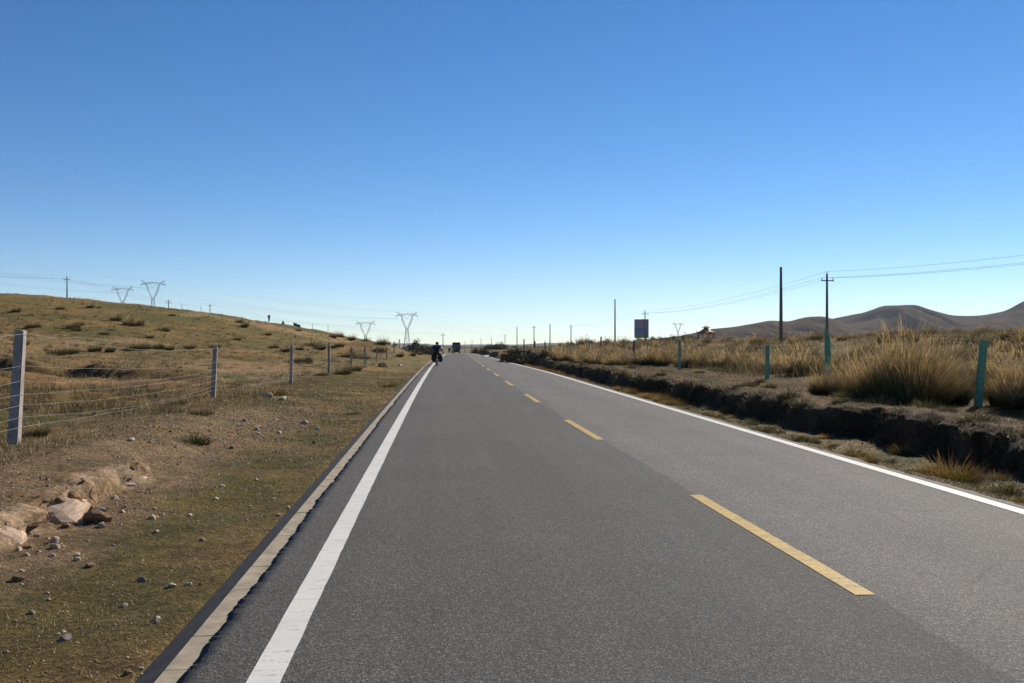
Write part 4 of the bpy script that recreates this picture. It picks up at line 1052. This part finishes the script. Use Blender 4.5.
o = empty('stone_marker', pr, .3, label='short dark stone marker on the left ridge between person and hut', cat='marker')
MB().box((0, 0, .2), (.5, .4, .8), taper=.7).build('shaft', M['rock_grey'], o, bevel=.04); MB().box((0, 0, .0), (.7, .6, .25)).build('plinth', M['rock_grey'], o, bevel=.02)
pr, d = skyline(297)
o = empty('hut', pr, .1, label='low dark hut with roof sloping right on the left ridge', cat='hut')
MB().add([(-.75, -.6, -.4), (.75, -.6, -.4), (.75, .6, -.4), (-.75, .6, -.4), (-.75, -.6, .75), (.75, -.6, .15), (.75, .6, .15), (-.75, .6, .75)], [[3, 2, 1, 0], [0, 1, 5, 4], [1, 2, 6, 5], [2, 3, 7, 6], [3, 0, 4, 7], [4, 5, 6, 7]]).build('wall', M['darkpost'], o)
MB().add([(-.85, -.7, .8), (.85, -.7, .12), (.85, .7, .12), (-.85, .7, .8), (-.85, -.7, .87), (.85, -.7, .19), (.85, .7, .19), (-.85, .7, .87)], [[3, 2, 1, 0], [0, 1, 5, 4], [1, 2, 6, 5], [2, 3, 7, 6], [3, 0, 4, 7], [4, 5, 6, 7]]).build('roof', M['darkmetal'], o)
MB().box((-.25, -.61, .1), (.4, .04, .7)).build('door', M['darkmetal'], o)
M['truckpaint'] = simple('dark_blue_truck_paint', (.028, .034, .06), .4, spec=.5); M['glass'] = simple('dark_glass', (.02, .025, .03), .1, spec=.6)
def truck():
    p = onroad(1.0, 308); o = empty('truck', p, R(-1), label='dark blue high-sided truck coming over the far crest of the road', cat='truck')
    cab = MB().box((0, -2.9, 1.75), (2.4, 1.8, 2.2), taper=.95).build('cab', M['truckpaint'], o, bevel=.1)
    MB().box((0, -3.81, 2.15), (2.05, .06, .85)).build('windscreen', M['glass'], cab)
    for s in (-1, 1):
        MB().box((s*1.18, -2.95, 2.15), (.05, .9, .7)).build('side_window', M['glass'], cab)
        MB().box((s*.92, -3.88, .78), (.34, .06, .2)).build('headlight', M['lamp'], o, bevel=.02)
        m_ = MB().tube([(s*1.2, -3.75, 2.5), (s*1.42, -3.9, 2.4)], .03, 6); m_.box((s*1.45, -3.92, 2.15), (.2, .07, .5)).build('mirror', M['black'], o)
    MB().box((0, -3.83, 1.25), (1.5, .05, .4)).build('grille', M['black'], o)
    MB().box((0, -3.8, .66), (2.45, .2, .42)).build('bumper', M['black'], o, bevel=.03)
    MB().box((0, -3.5, 2.98), (2.2, .7, .2)).build('roof_visor', M['truckpaint'], o, bevel=.05)
    MB().box((0, 1.1, 2.3), (2.5, 5.9, 2.6)).build('cargo_body', M['navy'], o, bevel=.04)
    ribs = MB()
    for k in range(6):
        for s in (-1, 1): ribs.box((s*1.27, -1.6+k*1.08, 2.3), (.06, .1, 2.5))
    ribs.build('body_ribs', M['darkmetal'], o)
    MB().box((0, .2, .85), (1.0, 7.4, .28)).build('chassis', M['black'], o)
    for y in (-2.9, 1.6, 2.8):
        for s in (-1, 1):
            w = MB().tube([(s*.85, y, .5), (s*1.2, y, .5)], .5, 20).build('wheel', M['rubber'], o); MB().tube([(s*1.19, y, .5), (s*1.22, y, .5)], .26, 14).build('hub', M['alloy'], w)
truck()

# ------------------------------------------------------------------ far hills
M['hill'] = None
def hillmat(name, a, b_):
    m, nt, b = newmat(name); p = pos(nt)
    f = noise(nt, .004, 8, .7, p); g = noise(nt, .03, 5, .7, p)
    c = mix(nt, a, b_, ramp(nt, f, [(.35, (0, 0, 0)), (.65, (1, 1, 1))]))
    c = mix(nt, c, ramp(nt, g, [(.3, (.8, .8, .8)), (.7, (1.2, 1.2, 1.2))]), 1., 'MULTIPLY')
    nt.links.new(c, b.inputs['Base Color']); b.inputs['Roughness'].default_value = 1; b.inputs['Specular IOR Level'].default_value = 0
    bump(nt, b, g, .5, 6); return m
M['hill'] = hillmat('dry_hill_grass', (.115, .086, .06), (.062, .051, .039))
M['hillfar'] = hillmat('far_hill', (.12, .10, .07), (.09, .09, .07))
def hills(pts, d, front, back, seed, mat, carve=.3, base=-30, nx=260, nz=70):
    pxs = np.linspace(pts[0][0], pts[-1][0], nx)
    top = np.interp(pxs, [p[0] for p in pts], [p[1] for p in pts])
    kw = max(3, nx//60); top = np.convolve(np.pad(top, kw, mode='edge'), np.ones(kw)/kw, 'same')[kw:-kw]
    zt = CAMZ-(top-341.5)/F*d
    s = np.concatenate([np.linspace(0, 1, nz), np.linspace(1, 2, 14)[1:]])
    PX, Sg = np.meshgrid(pxs, s)
    D = np.where(Sg <= 1, d-front*(1-Sg), d+back*(Sg-1))
    Xc = (PX-512)/F*D
    x = Xc*_ct+D*_st; y = -Xc*_st+D*_ct
    ZT = np.tile(zt, (len(s), 1))
    prof = np.where(Sg <= 1, sm(Sg)*.55+.45*Sg, 1-sm(Sg-1))
    n = fbm(Xc/front*2.4+seed+1.2*fbm(Xc/500, D/500), D/front*.7+seed, 6)
    ridge = .5-np.abs(n)*1.6
    env = np.sin(np.clip(Sg, 0, 1)*math.pi)**.8
    z = base+(ZT-base)*np.clip(prof+carve*env*(ridge-.3), 0, 1.0)
    V = np.stack([x, y, z], -1).reshape(-1, 3); nn, mm = PX.shape
    ii = (np.arange(nn-1)[:, None]*mm+np.arange(mm-1)[None]).ravel()
    tag(link('hills', mesh_np('hills', V, np.stack([ii, ii+1, ii+mm+1, ii+mm], 1), smooth=True), mat), kind='structure')
hills([(560, 347), (640, 341), (684, 335), (710, 329), (732, 327), (753, 323.5), (768, 320.5), (788, 321.5), (805, 317), (822, 316.3), (836, 320), (854, 329), (900, 336), (960, 338), (1100, 340)], 2300, 420, 900, 2.2, M['hill'], .5)
hills([(700, 342), (790, 330), (831, 318.5), (845, 316), (861, 313), (875, 308.5), (887, 305.3), (915, 305.3), (934, 311.2), (950, 315.4), (968, 316), (983, 315), (1004, 311), (1023, 300.5), (1060, 286), (1120, 274), (1200, 282), (1320, 300), (1500, 330)], 3200, 800, 1500, 7.7, M['hill'], .8)
hills([(880, 340), (940, 331), (985, 325), (1030, 318), (1090, 316), (1200, 325), (1350, 340)], 2500, 450, 800, 4.4, M['hill'], .5)
hills([(-500, 345), (-100, 344), (300, 344.5), (380, 343.2), (415, 343.4), (440, 345), (475, 344.2), (520, 344.6), (545, 342.6), (565, 343.2), (600, 345), (760, 346), (900, 346)], 8500, 1500, 1500, 3.1, M['hillfar'], .3, base=-60)
hills([(380, 348), (430, 346.2), (470, 346.6), (500, 345.8), (560, 346.5), (640, 348)], 1900, 500, 500, 9.1, M['hillfar'], .2, base=-25)

# ------------------------------------------------------------------ haze, sky, sun, camera
HAZE = 1.0
if HAZE:
    hb = MB().box((0, 5500, 205), (20000, 14800, 550)).build('haze', None); 
    m = bpy.data.materials.new('haze_air'); m.use_nodes = True; nt = m.node_tree; nt.nodes.clear()
    out = nt.nodes.new('ShaderNodeOutputMaterial'); v = nt.nodes.new('ShaderNodeVolumePrincipled')
    v.inputs['Density'].default_value = .000032; v.inputs['Color'].default_value = (.80, .88, 1, 1); v.inputs['Anisotropy'].default_value = .2
    nt.links.new(v.outputs[0], out.inputs['Volume']); hb.data.materials.append(m); tag(hb, kind='stuff')
w = bpy.data.worlds.new('World'); scene.world = w; w.use_nodes = True
nt = w.node_tree; bg = nt.nodes['Background']
sky = nt.nodes.new('ShaderNodeTexSky'); sky.sky_type = 'NISHITA'; sky.sun_disc = False
sky.sun_elevation = SUN_EL; sky.sun_rotation = SUN_AZ; sky.altitude = 2800; sky.air_density = 1.0; sky.dust_density = 0.; sky.ozone_density = 3.2
hs = nt.nodes.new('ShaderNodeHueSaturation'); hs.inputs['Saturation'].default_value = 1.26; hs.inputs['Hue'].default_value = .502
nt.links.new(sky.outputs[0], hs.inputs['Color']); nt.links.new(hs.outputs[0], bg.inputs['Color']); bg.inputs['Strength'].default_value = .076
sl = bpy.data.lights.new('sun', 'SUN'); sl.energy = 5.0; sl.angle = R(.53); sl.color = (1, .91, .78)
so = bpy.data.objects.new('sun', sl); COL.objects.link(so)
dr = Vector((math.sin(SUN_AZ)*math.cos(SUN_EL), math.cos(SUN_AZ)*math.cos(SUN_EL), math.sin(SUN_EL)))
so.rotation_euler = dr.to_track_quat('Z', 'Y').to_euler(); so.location = (30, 30, 60)
cam = bpy.data.cameras.new('camera'); co = bpy.data.objects.new('camera', cam); COL.objects.link(co)
co.location = (0, 0, CAMZ); co.rotation_euler = (R(90), 0, -YAW)
cam.sensor_width = 36; cam.lens = 36*F/1024; cam.clip_start = .05; cam.clip_end = 30000
scene.camera = co
vs = scene.view_settings; vs.view_transform = 'Standard'; vs.look = 'None'; vs.exposure = .58; vs.gamma = 1; vs.use_curve_mapping = False
scene.cycles.max_bounces = 6; scene.cycles.volume_bounces = 0
